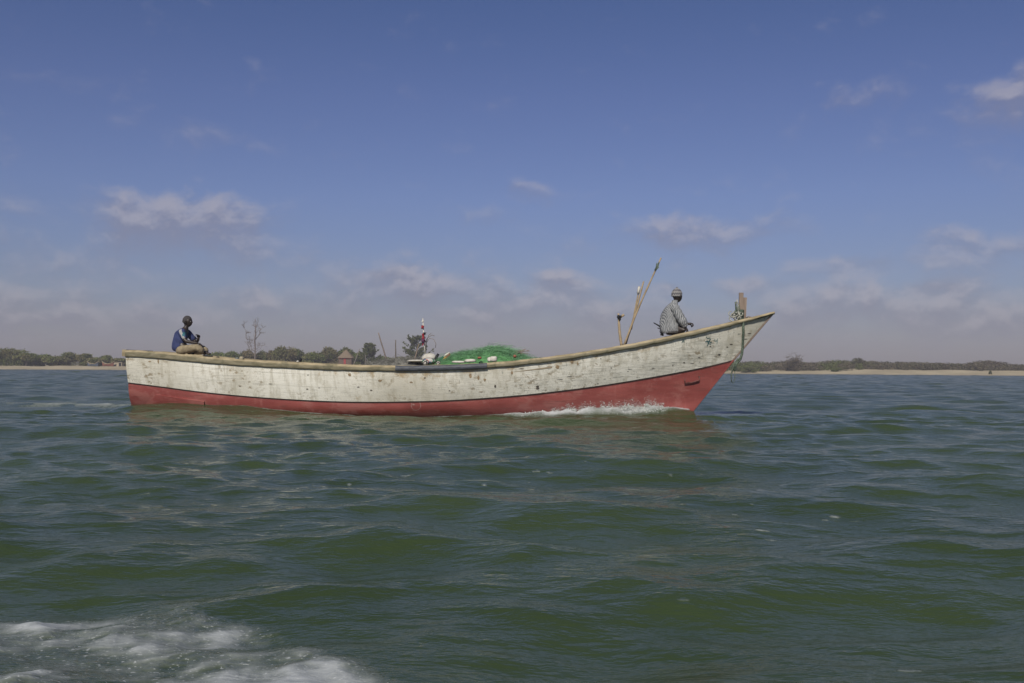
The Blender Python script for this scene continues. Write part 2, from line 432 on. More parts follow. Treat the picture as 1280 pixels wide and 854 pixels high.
M['thatch'] = simple('grey_thatch', (.24, .185, .13), (.13, .10, .07), 5, .95, .6, (6, 6, 1))
M['hutwall'] = simple('reed_wall', (.17, .12, .09), (.09, .065, .05), 4, .9, .4, (6, 6, .6))
M['reddoor'] = simple('red_door_paint', (.34, .05, .05), (.22, .035, .035), 4)
M['beige'] = simple('beige_wall', (.42, .36, .27), (.32, .27, .2), 2)
M['canoe_blue'] = simple('faded_blue_canoe', (.10, .13, .18), (.07, .08, .1), 2)
M['canoe_rust'] = simple('rusty_red_canoe', (.25, .10, .07), (.15, .07, .05), 2)
def mat_foam():
    m, t, b = new_mat('white_foam'); c = oc(t)
    n = t.noise(c, 18, 4)
    t.put(b.inputs['Base Color'], t.mix(n, rgb(.38, .41, .39), rgb(.66, .68, .66))); b.inputs['Roughness'].default_value = .6
    return m
M['foam'] = mat_foam()
def mat_sand():
    m, t, b = new_mat('beach_sand'); c = oc(t)
    n = t.noise(c, .15, 5, .6); n2 = t.noise(c, 2.0, 4)
    c0 = t.mix(t.ramp(n, .35, .65), rgb(.33, .28, .185), rgb(.43, .37, .25))
    x, y, z = t.sep(c)
    wet = t.m('ADD', z, t.m('MULTIPLY', n, .1))
    c0 = t.mix(t.ramp(wet, .05, .30, .7, 0), c0, rgb(.20, .165, .115))
    c0 = t.mix(t.ramp(n2, .62, .75, 0, .5), c0, rgb(.2, .17, .12))
    t.put(b.inputs['Base Color'], c0); b.inputs['Roughness'].default_value = .9
    bump(t, b, n2, .5, .1)
    return m
M['sand'] = mat_sand()
def mat_water():
    m, t, b = new_mat('murky_green_water'); c = oc(t)
    fa = t.node('ShaderNodeAttribute', attribute_name='foam').outputs['Fac']
    ra = t.node('ShaderNodeAttribute', attribute_name='lost').outputs['Fac']
    n = t.noise(c, .25, 3)
    body = t.mix(t.ramp(n, .35, .65), rgb(.035, .055, .023), rgb(.045, .068, .028))
    # foam lace
    p = t.mapping(c, (1, .8, 1))
    v = t.node('ShaderNodeTexVoronoi', feature='DISTANCE_TO_EDGE'); v.inputs['Scale'].default_value = 11
    wv = t.node('ShaderNodeVectorMath', operation='MULTIPLY_ADD'); wn = t.node('ShaderNodeTexNoise'); wn.inputs['Scale'].default_value = 7; wn.inputs['Detail'].default_value = 4
    t.put(wn.inputs['Vector'], p); t.l.new(wn.outputs['Color'], wv.inputs[0]); wv.inputs[1].default_value = (.25, .25, 0); t.l.new(p, wv.inputs[2])
    t.l.new(wv.outputs[0], v.inputs['Vector'])
    lace = t.ramp(v.outputs['Distance'], .0, .30, .10, -.05)
    fn = t.noise(t.mapping(c, (1, .55, 1), rot=(0, 0, .5)), 8, 5, .6)
    fsum = t.m('ADD', fa, t.m('ADD', t.m('MULTIPLY', t.m('SUBTRACT', fn, .5), 1.1), lace))
    fm = t.ramp(fsum, .15, 1.2, 0, 1)
    fm = t.m('MULTIPLY', fm, t.ramp(fa, .02, .12))
    # bright compact foam where attribute is high
    spk = t.m('MULTIPLY', t.ramp(t.noise(c, 55, 3, .6), .60, .68), t.ramp(fa, .15, .5))
    c0 = t.mix(t.m('MULTIPLY', fm, t.ramp(fa, .6, 1.1, .42, .9)), body, rgb(.50, .53, .55))
    c0 = t.mix(t.m('MULTIPLY', spk, .6), c0, rgb(.62, .65, .66))
    t.put(b.inputs['Base Color'], c0)
    b.inputs['IOR'].default_value = 1.333; b.inputs['Specular IOR Level'].default_value = .40
    r0 = t.m('ADD', .045, t.m('MULTIPLY', ra, .9))
    t.put(b.inputs['Roughness'], t.m('ADD', r0, t.m('MULTIPLY', fm, .5), clamp=True))
    r1 = t.noise(t.mapping(c, (1, 1.5, 1), rot=(0, 0, .3)), 7.0, 5, .6)
    r2 = t.noise(t.mapping(c, (1, 1.7, 1), rot=(0, 0, -.4)), 2.4, 4, .6)
    h = t.m('ADD', t.m('MULTIPLY', r1, .008), t.m('MULTIPLY', r2, .030))
    h = t.m('ADD', h, t.m('MULTIPLY', fm, .012))
    nb = t.node('ShaderNodeBump'); nb.inputs['Strength'].default_value = 1.0; nb.inputs['Distance'].default_value = 1.0
    t.put(nb.inputs['Height'], h); t.l.new(nb.outputs[0], b.inputs['Normal'])
    # suspended silt sends back part of the light at every angle
    df = t.node('ShaderNodeBsdfDiffuse'); t.put(df.inputs['Color'], c0); ms = t.node('ShaderNodeMixShader'); ms.inputs[0].default_value = .28
    out = m.node_tree.nodes['Material Output']; t.l.new(b.outputs[0], ms.inputs[1]); t.l.new(df.outputs[0], ms.inputs[2]); t.l.new(ms.outputs[0], out.inputs[0])
    return m
M['water'] = mat_water()

# ------------------------------------------------------------------ boat lines (needed by the water too)
def ycen(u): return 23.3 - 2.3 * (u - 157) / 811.0
SH = np.array([(157, 438.5), (175, 438.6), (200, 440.5), (250, 445.5), (300, 449.5), (350, 452.5), (400, 455), (450, 456.8), (500, 457.3), (550, 456.6), (600, 454.5), (650, 450.5), (700, 444.5), (750, 436.8), (800, 428), (850, 417.6), (900, 406.2), (935, 398), (968, 390)])
CH = np.array([(160, 478), (200, 483), (250, 489.5), (300, 494.5), (350, 498.3), (400, 501), (450, 502.3), (500, 502), (550, 500.8), (600, 498), (650, 494), (700, 488.6), (750, 482), (800, 474), (850, 465), (880, 459), (905, 453), (917, 450)])
def smooth_interp(T, u):
    # cubic hermite through the table
    x = T[:, 0]; y = T[:, 1]; mth = np.gradient(y, x)
    i = np.clip(np.searchsorted(x, u) - 1, 0, len(x) - 2); h = x[i + 1] - x[i]; s = (u - x[i]) / h
    return ((2 * s**3 - 3 * s**2 + 1) * y[i] + (s**3 - 2 * s**2 + s) * h * mth[i] + (-2 * s**3 + 3 * s**2) * y[i + 1] + (s**3 - s**2) * h * mth[i + 1])
def beam_sheer(t):
    if t < .45: return .80 + .42 * math.sin(t / .45 * PI / 2)
    s = (t - .45) / .55; return 1.22 * max(0.0, 1 - s ** 2.1) ** .85
def beam_chine(t):
    if t < .45: return .66 + .36 * math.sin(t / .45 * PI / 2)
    s = (t - .45) / .55; return 1.02 * max(0.0, 1 - s ** 1.9) ** .95
NJ = 150
TT = [j / (NJ - 1) for j in range(NJ)]
def side_pair(u, v, b):
    yc = ycen(u); n = P(u, v, yc - b); f = Vector((n.x, 2 * yc - n.y, n.z)); return n, f
sheerN, sheerF, chN, chF, keel = [], [], [], [], []
for t in TT:
    us = 157 + (968 - 157) * t; uc = 160 + (917 - 160) * t
    n, f = side_pair(us, float(smooth_interp(SH, us)), beam_sheer(t)); sheerN.append(n); sheerF.append(f)
    n, f = side_pair(uc, float(smooth_interp(CH, uc)), beam_chine(t)); chN.append(n); chF.append(f)
    uk = 172 + (841 - 172) * t; yc = ycen(uk); p = P(uk, 500, yc)
    zk = -.42 + .22 * max(0, (.2 - t) / .2) ** 2 + .0 * t
    keel.append(Vector((p.x, yc, zk)))
def hull_sections(A, C, K, out=1):
    """rows of the painted side between A and C and the rounded bottom between C and K"""
    pass
BOAT_O = Vector((0.0, ycen(560), 0.0))

# waterline of the near side, for foam and bow wave
WLX = np.array([p.x for p in chN]); 
def wl_y(x):
    ys = []
    for j in range(NJ):
        c, k = chN[j], keel[j]; s = c.z / (c.z - k.z); s = min(max(s, 0), 1)
        bb = (1 - s ** 2.2); yc = k.y
        ys.append((c.x * (1 - s) + k.x * s, yc - (yc - c.y) * bb, j))
    xs = np.array([q[0] for q in ys]); yy = np.array([q[1] for q in ys])
    return np.interp(x, xs, yy, left=30, right=30), xs[0], xs[-1]

def hump(x):
    return np.interp(x, [-12, -9.6, -8.3, -6.5, -4.5, -2, 0, 1.2, 2.5, 3.6, 4.3, 5.4, 7], [0, .04, .12, .09, 0, -.05, -.03, .01, .09, .15, .18, .10, 0])
# ------------------------------------------------------------------ the setting: water
SHORE_Y = 188.0
def shore_line(x): return SHORE_Y + 6 * np.sin(x * .02 + 1) + 3 * np.sin(x * .07) 
def build_water():
    th = np.concatenate([np.radians(np.arange(-180, -42, 2.0)), np.radians(np.linspace(-42, 42, 1300)), np.radians(np.arange(44, 180.1, 2.0))])
    rs = [0.15]
    while rs[-1] < 3500:
        r = rs[-1]
        if r < 2.2: d = .12
        elif 18.8 < r < 23.8: d = .06
        elif r < 24: d = max(.008, r * r / F * .55)
        elif r < 205: d = min(.30, r * r / F * .5)
        else: d = r * .05
        rs.append(r + d)
    rs = np.array(rs); nr = len(rs); nt = len(th)
    dr = np.gradient(rs)[:, None]; dth = np.gradient(th)[None, :]
    Rr, Th = np.meshgrid(rs, th, indexing='ij')
    X = Rr * np.sin(Th); Y = Rr * np.cos(Th)
    sp = np.maximum(dr, Rr * np.abs(dth))
    sp = np.where(rs[:, None] > 24, np.maximum(sp, .12), sp)
    Z = np.zeros_like(X); DX = np.zeros_like(X); DY = np.zeros_like(X); lost = np.zeros_like(X)
    g = np.random.default_rng(5)
    NW = 110
    lam = np.geomspace(.17, 5.2, NW) * g.uniform(.95, 1.05, NW)
    gust = .55 + .9 * fbm(X * .22 + 5, Y * .22, 3, 3)
    swell = .75 + .5 * fbm(X * .08 + 50, Y * .08, 8, 2)
    for i in range(NW):
        l = lam[i]; k = 2 * PI / l
        ang = math.radians(-100) + g.normal() * math.radians(38 if l < 1.2 else 27)
        slope = .0250 * min(1, (l / .6)) ** .6 * (1.0 if l < 1.3 else (1.3 / l) ** .7)
        a0 = slope / k
        att = sstep(1.6, 3.6, l / sp)
        amp = a0 * att * (gust if l < 1.0 else swell)
        ph = k * (X * math.cos(ang) + Y * math.sin(ang)) + g.uniform(0, 2 * PI)
        s = np.sin(ph); Z += amp * s; c_ = np.cos(ph)
        DX -= .85 * amp * math.cos(ang) * c_ * -1; DY -= .85 * amp * math.sin(ang) * c_ * -1
        lost += (slope * (1 - att)) ** 2 / 2
    # water piled up and dragged along by the hull
    wy, x0, x1 = wl_y(X)
    dn = (wy - Y)           # distance off the near side
    uu, vv, cc = pix(X, Y, np.zeros_like(X))
    near_hull = (X > x0 - 1) & (X < x1 + 1.2)
    bowx = x1
    calm = np.exp(-np.clip(dn, 0, 9) / .9) * near_hull
    Z *= 1 - .05 * calm
    Z += hump(X) * np.exp(-np.clip(dn, 0, 9) / 1.1)
    uh = pix(X, np.minimum(wy, 25), X * 0)[0]
    hs = np.interp(uh, [600, 660, 690, 720, 745, 770, 790, 815, 835, 860], [0, .05, .08, .12, .17, .11, .07, .14, .06, 0]) * (.5 + 1.0 * fbm(X * 5, Y * 2, 33, 3))
    Z += hs * np.exp(-((np.clip(dn, 0, 9) - .14) / .15) ** 2) * (dn > -.05)
    # dip along the quarter, crest of the stern wave
    Z += .05 * np.exp(-((X + 7.2) / 1.6) ** 2) * np.exp(-((Y - 22.5) / 2.5) ** 2)
    # stern wave leaving the boat to the left
    sw = np.exp(-((Y - (24.6 + (-(X + 8.2)) * .12)) / .8) ** 2) * sstep(-7.6, -9.0, X) * np.exp((np.minimum(X + 8.2, 0)) / 5.0)
    Z += .10 * sw
    lap = .5
    DX = np.where(np.abs(dn) < .25, DX * .3, DX); DY = np.where(np.abs(dn) < .25, DY * .3, DY)
    # keep the sheet under the boards inside the hull
    # foam
    foam = np.zeros_like(X)
    n1 = fbm(X * 2.2, Y * 2.2, 21, 4); n2 = fbm(X * .9, Y * 1.6, 31, 4); n3 = fbm(X * 6 + Y * 1.5, Y * 2.5, 41, 3)
    # (a) wash of our own boat, near left
    ex = np.interp(vv, [748, 770, 800, 830, 854, 1000, 1400], [290, 345, 400, 465, 520, 670, 950])
    topv = 738 + 16 * np.clip((140 - uu) / 140, 0, 3)
    edge = np.minimum((ex - uu) / 60, (vv - topv) / 22) + (n1 - .5) * 2.2
    streak = fbm((X * .8 - Y * .6) * 4.6, (X * .6 + Y * .8) * 1.9, 51, 4)
    fa = sstep(-.1, 1.3, edge) * (.40 + .50 * sstep(.36, .62, streak) + .45 * (n3 - .5))
    fa = np.where((cc > 0) & (uu < 900) & (Y > 0), fa, 0)
    foam = np.maximum(foam, fa)
    Z += .05 * fa * (n3 - .3)
    # (b) along the hull
    s = (X - x0) / (x1 - x0)
    wid = np.interp(s, [0, .05, .35, .5, .62, .74, .88, .95, 1.02], [.05, .07, .12, .10, .22, .42, .42, .36, .2])
    stren = np.interp(s, [0, .05, .15, .35, .5, .6, .7, .9, .97, 1.04, 1.08], [.15, .35, .7, .7, .5, .8, 1.2, 1.25, 1.2, 1.0, 0])
    fb = stren * np.exp(-(np.clip(dn - .0, -.2, 99) / wid) ** 2) * (dn > -.3) * (.6 + .8 * n1) * near_hull
    foam = np.maximum(foam, fb)
    # thin broken foam lines off the midship side
    fb2 = .75 * sstep(.60, .72, fbm(X * 1.1, Y * 6, 61, 3)) * np.exp(-np.clip(dn, 0, 9) / .7) * near_hull * (dn > 0)
    foam = np.maximum(foam, fb2)
    # (c) stern wake
    fc = 1.5 * sw * sstep(.34, .6, n1) + .55 * np.exp(-((Y - (22.6 - (-(X + 8.2)) * .1)) / .3) ** 2) * sstep(-7.8, -8.6, X) * sstep(-13.5, -9, X) * sstep(.4, .6, n1) * 1.6
    foam = np.maximum(foam, fc)
    # (d) loose flecks
    fl = sstep(.84, .90, fbm(X * 5, Y * 9, 71, 2)) * .75 * (Rr < 12) * sstep(.42, .62, fbm(X * .6, Y * .6, 77, 2))
    foam = np.maximum(foam, fl)
    # shallow fade to the beach and calm far water
    Z *= sstep(3500, 400, Rr)
    Xf = X + DX; Yf = Y + DY
    inside = (Yf > wy + .12) & (Yf < 2 * 22.3 - wy + 2.0) & (X > x0 + .1) & (X < x1 - .1) & (Y < 26)
    yc_x = 22.2 - (X) * .165
    inside = (np.abs(Yf - yc_x) < np.clip(yc_x - wy - .10, 0, 3)) & (X > x0 + .1) & (X < x1 - .1)
    Z = np.where(inside, np.minimum(Z, .0), Z)
    V = np.stack([Xf, Yf, Z], -1).reshape(-1, 3)
    i = np.arange(nr - 1)[:, None] * nt + np.arange(nt - 1)[None, :]
    Fq = np.stack([i, i + nt, i + nt + 1, i + 1], -1).reshape(-1, 4)
    me = np_mesh('water', V, Fq[:, ::-1])
    a = me.attributes.new('foam', 'FLOAT', 'POINT'); a.data.foreach_set('value', foam.astype(np.float32).ravel())
    a = me.attributes.new('lost', 'FLOAT', 'POINT'); a.data.foreach_set('value', np.clip(np.sqrt(lost) * .9, 0, .3).astype(np.float32).ravel())
    o = link('water', me, M['water']); tag(o, kind='structure')
    print('water verts', len(V))
build_water()

# ------------------------------------------------------------------ the setting: beach and low dunes
def ground_z(x, y):
    x = np.asarray(x, dtype=float); y = np.asarray(y, dtype=float)
    d = y - shore_line(x)
    hb = np.interp(x, [-120, -60, 0, 60, 130], [.62, .66, .85, .78, 1.1])
    z = np.where(d < 0, d * .08, hb * sstep(0, 13, d) ** .8)
    dune = fbm(x * .045 + 3, y * .05, 91, 4)
    z = z + sstep(8, 30, d) * (dune - .35) * np.interp(x, [-60, 40, 80], [.5, .8, 1.4])
    z = z + sstep(2, 10, d) * (fbm(x * .25, y * .25, 95, 3) - .5) * .35
    return np.maximum(z, -1.6)
def build_ground():
    xs = np.concatenate([np.linspace(-2500, -200, 30), np.arange(-195, 200, .8), np.linspace(205, 2500, 30)])
    ys = np.concatenate([[150, 170], np.arange(176, 250, .8), np.linspace(255, 400, 20), np.linspace(430, 5000, 20)])
    X, Y = np.meshgrid(xs, ys, indexing='ij'); Z = ground_z(X, Y)
    V = np.stack([X, Y, Z], -1).reshape(-1, 3); nt = len(ys)
    i = np.arange(len(xs) - 1)[:, None] * nt + np.arange(nt - 1)[None, :]
    Fq = np.stack([i, i + nt, i + nt + 1, i + 1], -1).reshape(-1, 4)
    o = link('beach', np_mesh('beach', V, Fq), M['sand']); tag(o, kind='structure')
build_ground()

# ------------------------------------------------------------------ foliage
def leaf_mesh(name, centers, radii, counts, size, g, tint=(.5, .2), flat=.75, shell=.35):
    """many small leaf clusters spread through lobes; each face its own tint"""
    C = []; S = []; T = []
    for (c, r, n) in zip(centers, radii, counts):
        d = g.normal(size=(n, 3)); d /= np.linalg.norm(d, axis=1)[:, None]
        q = g.uniform(shell, 1.0, n) ** .55
        d = d * q[:, None] * (1 + .25 * g.normal(size=(n, 1)) * .6)
        C.append(np.array(c)[None, :] + d * np.array(r)[None, :])
        S.append(g.uniform(.6, 1.35, n) * size)
        lt = np.clip(tint[0] + .25 * g.normal() + .2 * g.normal(size=n), 0, 1); dr = np.clip(tint[1] + .22 * g.normal() + .12 * g.normal(size=n), 0, 1)
        T.append(np.stack([lt, dr], -1))
    C = np.concatenate(C); S = np.concatenate(S); T = np.concatenate(T); n = len(C)
    a = g.normal(size=(n, 3)); a /= np.linalg.norm(a, axis=1)[:, None]
    b = np.cross(a, g.normal(size=(n, 3))); b /= np.linalg.norm(b, axis=1)[:, None]
    a = a * S[:, None]; b = b * S[:, None] * flat
    V = np.stack([C - a - b * .4, C + b, C + a - b * .3], 1).reshape(-1, 3)
    Fq = np.arange(3 * n).reshape(-1, 3)
    me = np_mesh(name, V, Fq, False)
    at = me.attributes.new('tint', 'FLOAT_COLOR', 'FACE')
    at.data.foreach_set('color', np.stack([T[:, 0], T[:, 1], np.zeros(n), np.ones(n)], -1).astype(np.float32).ravel())
    return me
def branch_pts(p0, p1, n, wob, g):
    p0 = np.array(p0); p1 = np.array(p1); L = np.linalg.norm(p1 - p0)
    return [tuple(p0 + (p1 - p0) * (i / n) + g.normal(size=3) * wob * L * (0 if i in (0,) else 1)) for i in range(n + 1)]
def make_tree(name, u, vtop, hw, y, label, cat, group=None, tint=(.5, .2), leaf='leaf', lobes=7, dens=260, flat_top=True, size=.17, vbase=None, seed=0, gap=.0):
    """broad tree: trunk with limbs and a clumpy crown of leaf faces; hw is half the crown width in photo px"""
    g = np.random.default_rng(seed + int(u))
    pt = P(u, vtop, y); x = pt.x; zt = pt.z
    zg = float(ground_z(x, y)); H = max(zt - zg, .8); W = hw / F * y
    root = empty(name, (x, y, zg - .05)); tag(root, label, cat, group)
    mb = MB(); cs = []; rs = []; ns = []
    nt = 2 if W > 1.4 else 1
    tips = []
    for k in range(lobes):
        a = 2 * PI * k / lobes + g.uniform(-.3, .3); rr = W * g.uniform(.35, .72)
        cx = math.cos(a) * rr; cy = math.sin(a) * rr * .8
        edge = (abs(cx) / W)
        cz = H * (g.uniform(.60, .78) - .30 * edge ** 2)
        r = W * g.uniform(.34, .48)
        rz = min(H * g.uniform(.2, .30), r)
        cz = min(cz, H - rz); cs.append((cx, cy, cz)); rs.append((r, r, rz)); ns.append(int(dens)); tips.append((cx, cy, cz))
    cs.append((0, 0, H * .74)); rs.append((W * .5, W * .5, H * .26)); ns.append(int(dens * 1.3)); tips.append((0, 0, H * .8))
    # low skirt
    if not flat_top:
        for k in range(5):
            cs.append((g.uniform(-.75, .75) * W, g.uniform(-.5, .5) * W, H * .28)); rs.append((W * .36, W * .36, H * .27)); ns.append(int(dens * .8))
    for tp in tips:
        b0 = (g.uniform(-.15, .15), g.uniform(-.1, .1), H * .3)
        mb.tube(branch_pts(b0, tp, 4, .05, g), [.09, .07, .055, .04, .02], 5)
    for k in range(nt):
        mb.tube(branch_pts((g.uniform(-.2, .2) * (nt - 1), 0, -.1), (0, 0, H * .34), 3, .03, g), [.16, .13, .11, .09], 6)
    mb.build('trunk', M['trunk'], root)
    me = leaf_mesh('crown', cs, rs, ns, size, g, tint)
    link('crown', me, M[leaf], root)
    return root
GT = 'trees along the left and middle shore'
LEFT = [  # u, v top, half width, y, tint, flat, label
    (-70, 430, 40, 205, (.35, .15), False, 'broad dark tree beyond the left edge of the photo'),
    (8, 435, 30, 204, (.35, .2), False, 'large dark rounded tree at the far left end of the shore'),
    (33, 441, 15, 201, (.35, .3), False, 'low dark bush leaning on the big tree at far left'),
    (55, 443, 16, 204, (.5, .25), False, 'low green bush just right of the large far left tree'),
    (72, 445, 13, 202, (.4, .45), False, 'brownish shrub in front of the spreading acacia on the left beach'),
    (88, 440, 13, 207, (.35, .35), True, 'flat topped acacia rising above the left beach'),
    (106, 442, 10, 206, (.35, .5), False, 'rounded brown tree between the acacia and the beached canoes'),
    (120, 447, 14, 204, (.4, .45), False, 'low thicket behind the beached canoes'),
    (134, 444, 8, 206, (.3, .2), False, 'small dark round tree nearest the pirogue stern'),
    (150, 447.5, 14, 206, (.4, .4), False, 'low brown bush above the beige shed'),
    (188, 446, 20, 206, (.4, .3), False, 'bush just showing over the gunwale left of the seated man'),
    (212, 442.5, 12, 208, (.4, .2), False, 'green bush behind the back of the man at the stern'),
    (272, 440, 14, 206, (.6, .1), False, 'fresh green bush right of the man in the navy jersey'),
    (291, 439, 14, 207, (.6, .15), False, 'rounded green bush left of the bare dead tree'),
    (311, 437.5, 12, 205, (.4, .75), False, 'brown leafless thicket at the foot of the dead tree'),
    (328, 438, 10, 207, (.35, .4), False, 'dark low tree right of the dead tree trunk'),
    (352, 433, 19, 205, (.4, .6), False, 'wide brown green tree right of the dead tree'),
    (369, 435, 13, 209, (.5, .2), False, 'greener tree joined to the wide brown green one'),
    (392, 439.5, 14, 206, (.6, .2), False, 'low green bush midway between dead tree and hut'),
    (412, 434, 14, 208, (.45, .55), False, 'brown green tree left of the thatched hut'),
    (433, 434, 13, 213, (.35, .1), True, 'dark flat topped acacia right behind the thatched hut'),
    (449, 440, 11, 209, (.5, .2), False, 'green bush right of the hut behind the leaning post'),
    (478, 445, 14, 209, (.55, .2), False, 'low bush behind the two thin sticks'),
    (500, 446, 14, 209, (.5, .2), False, 'low bush left of the palm'),
    (545, 449, 20, 209, (.5, .2), False, 'bush hidden behind the white sack')]
for i, (u, v, hw, y, tn, ft, lb) in enumerate(LEFT):
    if u < 0: continue
    make_tree('tree', u, v, hw, y, lb, 'tree', GT, tn, 'leaf', 9, 420, ft, .17, seed=i)

def make_casuarina(u, vtop, hw, y, label, seed, cat='tree', lean=0, curly=False):
    g = np.random.default_rng(seed)
    pt = P(u, vtop, y); x = pt.x; zg = float(ground_z(x, y)); H = pt.z - zg; W = hw / F * y
    root = empty('feathery_tree', (x, y, zg - .05)); tag(root, label, cat, GT)
    mb = MB(); mb.tube(branch_pts((0, 0, -.1), (lean * .2, 0, H * .95), 6, .01, g), [.14, .12, .1, .08, .06, .04, .02], 6)
    tw = MB(); pts = []
    for k in range(85):
        h = g.uniform(.05, .95) * H; a = g.uniform(0, 2 * PI); L = W * (1.05 - .75 * (h / H) ** 1.3) * g.uniform(.6, 1.1)
        p0 = np.array((lean * .2 * h / H, 0, h)); p1 = p0 + np.array((math.cos(a) * L + lean * .15, math.sin(a) * L, L * g.uniform(.25, .9)))
        if p1[2] > H: p1[2] = H - g.uniform(0, .1) * H
        mb.tube(branch_pts(p0, p1, 3, .04, g), [.04, .03, .02, .012], 4)
        for q in range(10):
            f = g.uniform(.25, 1.0); pts.append((p0 + (p1 - p0) * f, (p1 - p0) / max(L, .1)))
    mb.build('trunk', M['trunk'], root)
    cs = [tuple(p) for p, d in pts]; n = len(cs)
    V = []; 
    for p, d in pts:
        for s in range(9):
            dirn = d * .5 + g.normal(size=3) * .45; dirn[2] -= .15
            dirn = dirn / np.linalg.norm(dirn); L = g.uniform(.2, .42); w = np.cross(dirn, g.normal(size=3)); w = w / np.linalg.norm(w) * .05
            q = p + g.normal(size=3) * .05
            V += [q - w * 1.5, q + w * 1.5, q + dirn * L]
    V = np.array(V); me = np_mesh('crown', V, np.arange(len(V)).reshape(-1, 3), False)
    at = me.attributes.new('tint', 'FLOAT_COLOR', 'FACE'); nf = len(V) // 3
    at.data.foreach_set('color', np.stack([g.uniform(0, .4, nf), g.uniform(.0, .35, nf), np.zeros(nf), np.ones(nf)], -1).astype(np.float32).ravel())
    link('crown', me, M['leaf'], root)
make_casuarina(461, 428, 15, 206, 'tall dark feathery tree right of the thatched hut', 3)
make_casuarina(521, 419, 21, 204, 'dark wild palm with upright fronds behind the flagged pole', 5)

def make_dead_tree():
    g = np.random.default_rng(12); y = 200.0
    b = P(318.5, 452, y); top = P(318, 397, y); zg = float(ground_z(b.x, y)); H = top.z - zg
    root = empty('dead_tree', (b.x, y, zg)); tag(root, 'tall bare dead tree with broken grey limbs against the sky', 'dead tree')
    tr = MB(); br = MB()
    s = y / F
    tp = [(0, 0, -.1), (.05, 0, H * .35), (-.05, 0, H * .55), (.1, 0, H * .75), (-.05, 0, H * .9), (0, 0, H * .98)]
    tr.tube(tp, [.17, .15, .12, .09, .06, .03], 7)
    tr.build('trunk', M['deadwood'], root)
    def limb(p0, p1, r, depth):
        pts = branch_pts(p0, p1, 4, .07, g); br.tube(pts, [r, r * .85, r * .7, r * .5, r * .3], 5)
        if depth > 0:
            L = np.linalg.norm(np.array(p1) - np.array(p0))
            for k in range(4):
                q = np.array(pts[g.integers(1, 5)]); d = np.array((g.normal() * .6, g.normal() * .6, g.uniform(.1, 1.0))); d /= np.linalg.norm(d)
                limb(q, q + d * L * g.uniform(.3, .6), r * .6, depth - 1)
    def px(u, v): return ((u - 318.5) * s, g.uniform(-.5, .5), H * (452 - v) / 55.0)
    for a, bq, r in [((318.5, 434), (308, 424), .08), ((310, 422), (305, 409), .09), ((318.5, 421), (325, 414), .09), ((323, 416), (327, 408), .07), ((318.5, 428), (312, 421), .06), ((318.5, 412), (322, 400), .05), ((318.5, 408), (315, 399), .05), ((318.5, 432), (327, 424), .05), ((318.5, 436), (330, 426), .04), ((313, 428), (311, 420), .04), ((318, 425), (317, 414), .05), ((319, 418), (324, 398), .04), ((318, 440), (308, 432), .05), ((318.5, 427), (334, 429), .035), ((309, 424), (311.5, 434), .05)]:
        limb(px(*a), px(*bq), r, 2 if r > .045 else 1)
    br.build('branches', M['deadwood'], root)
make_dead_tree()

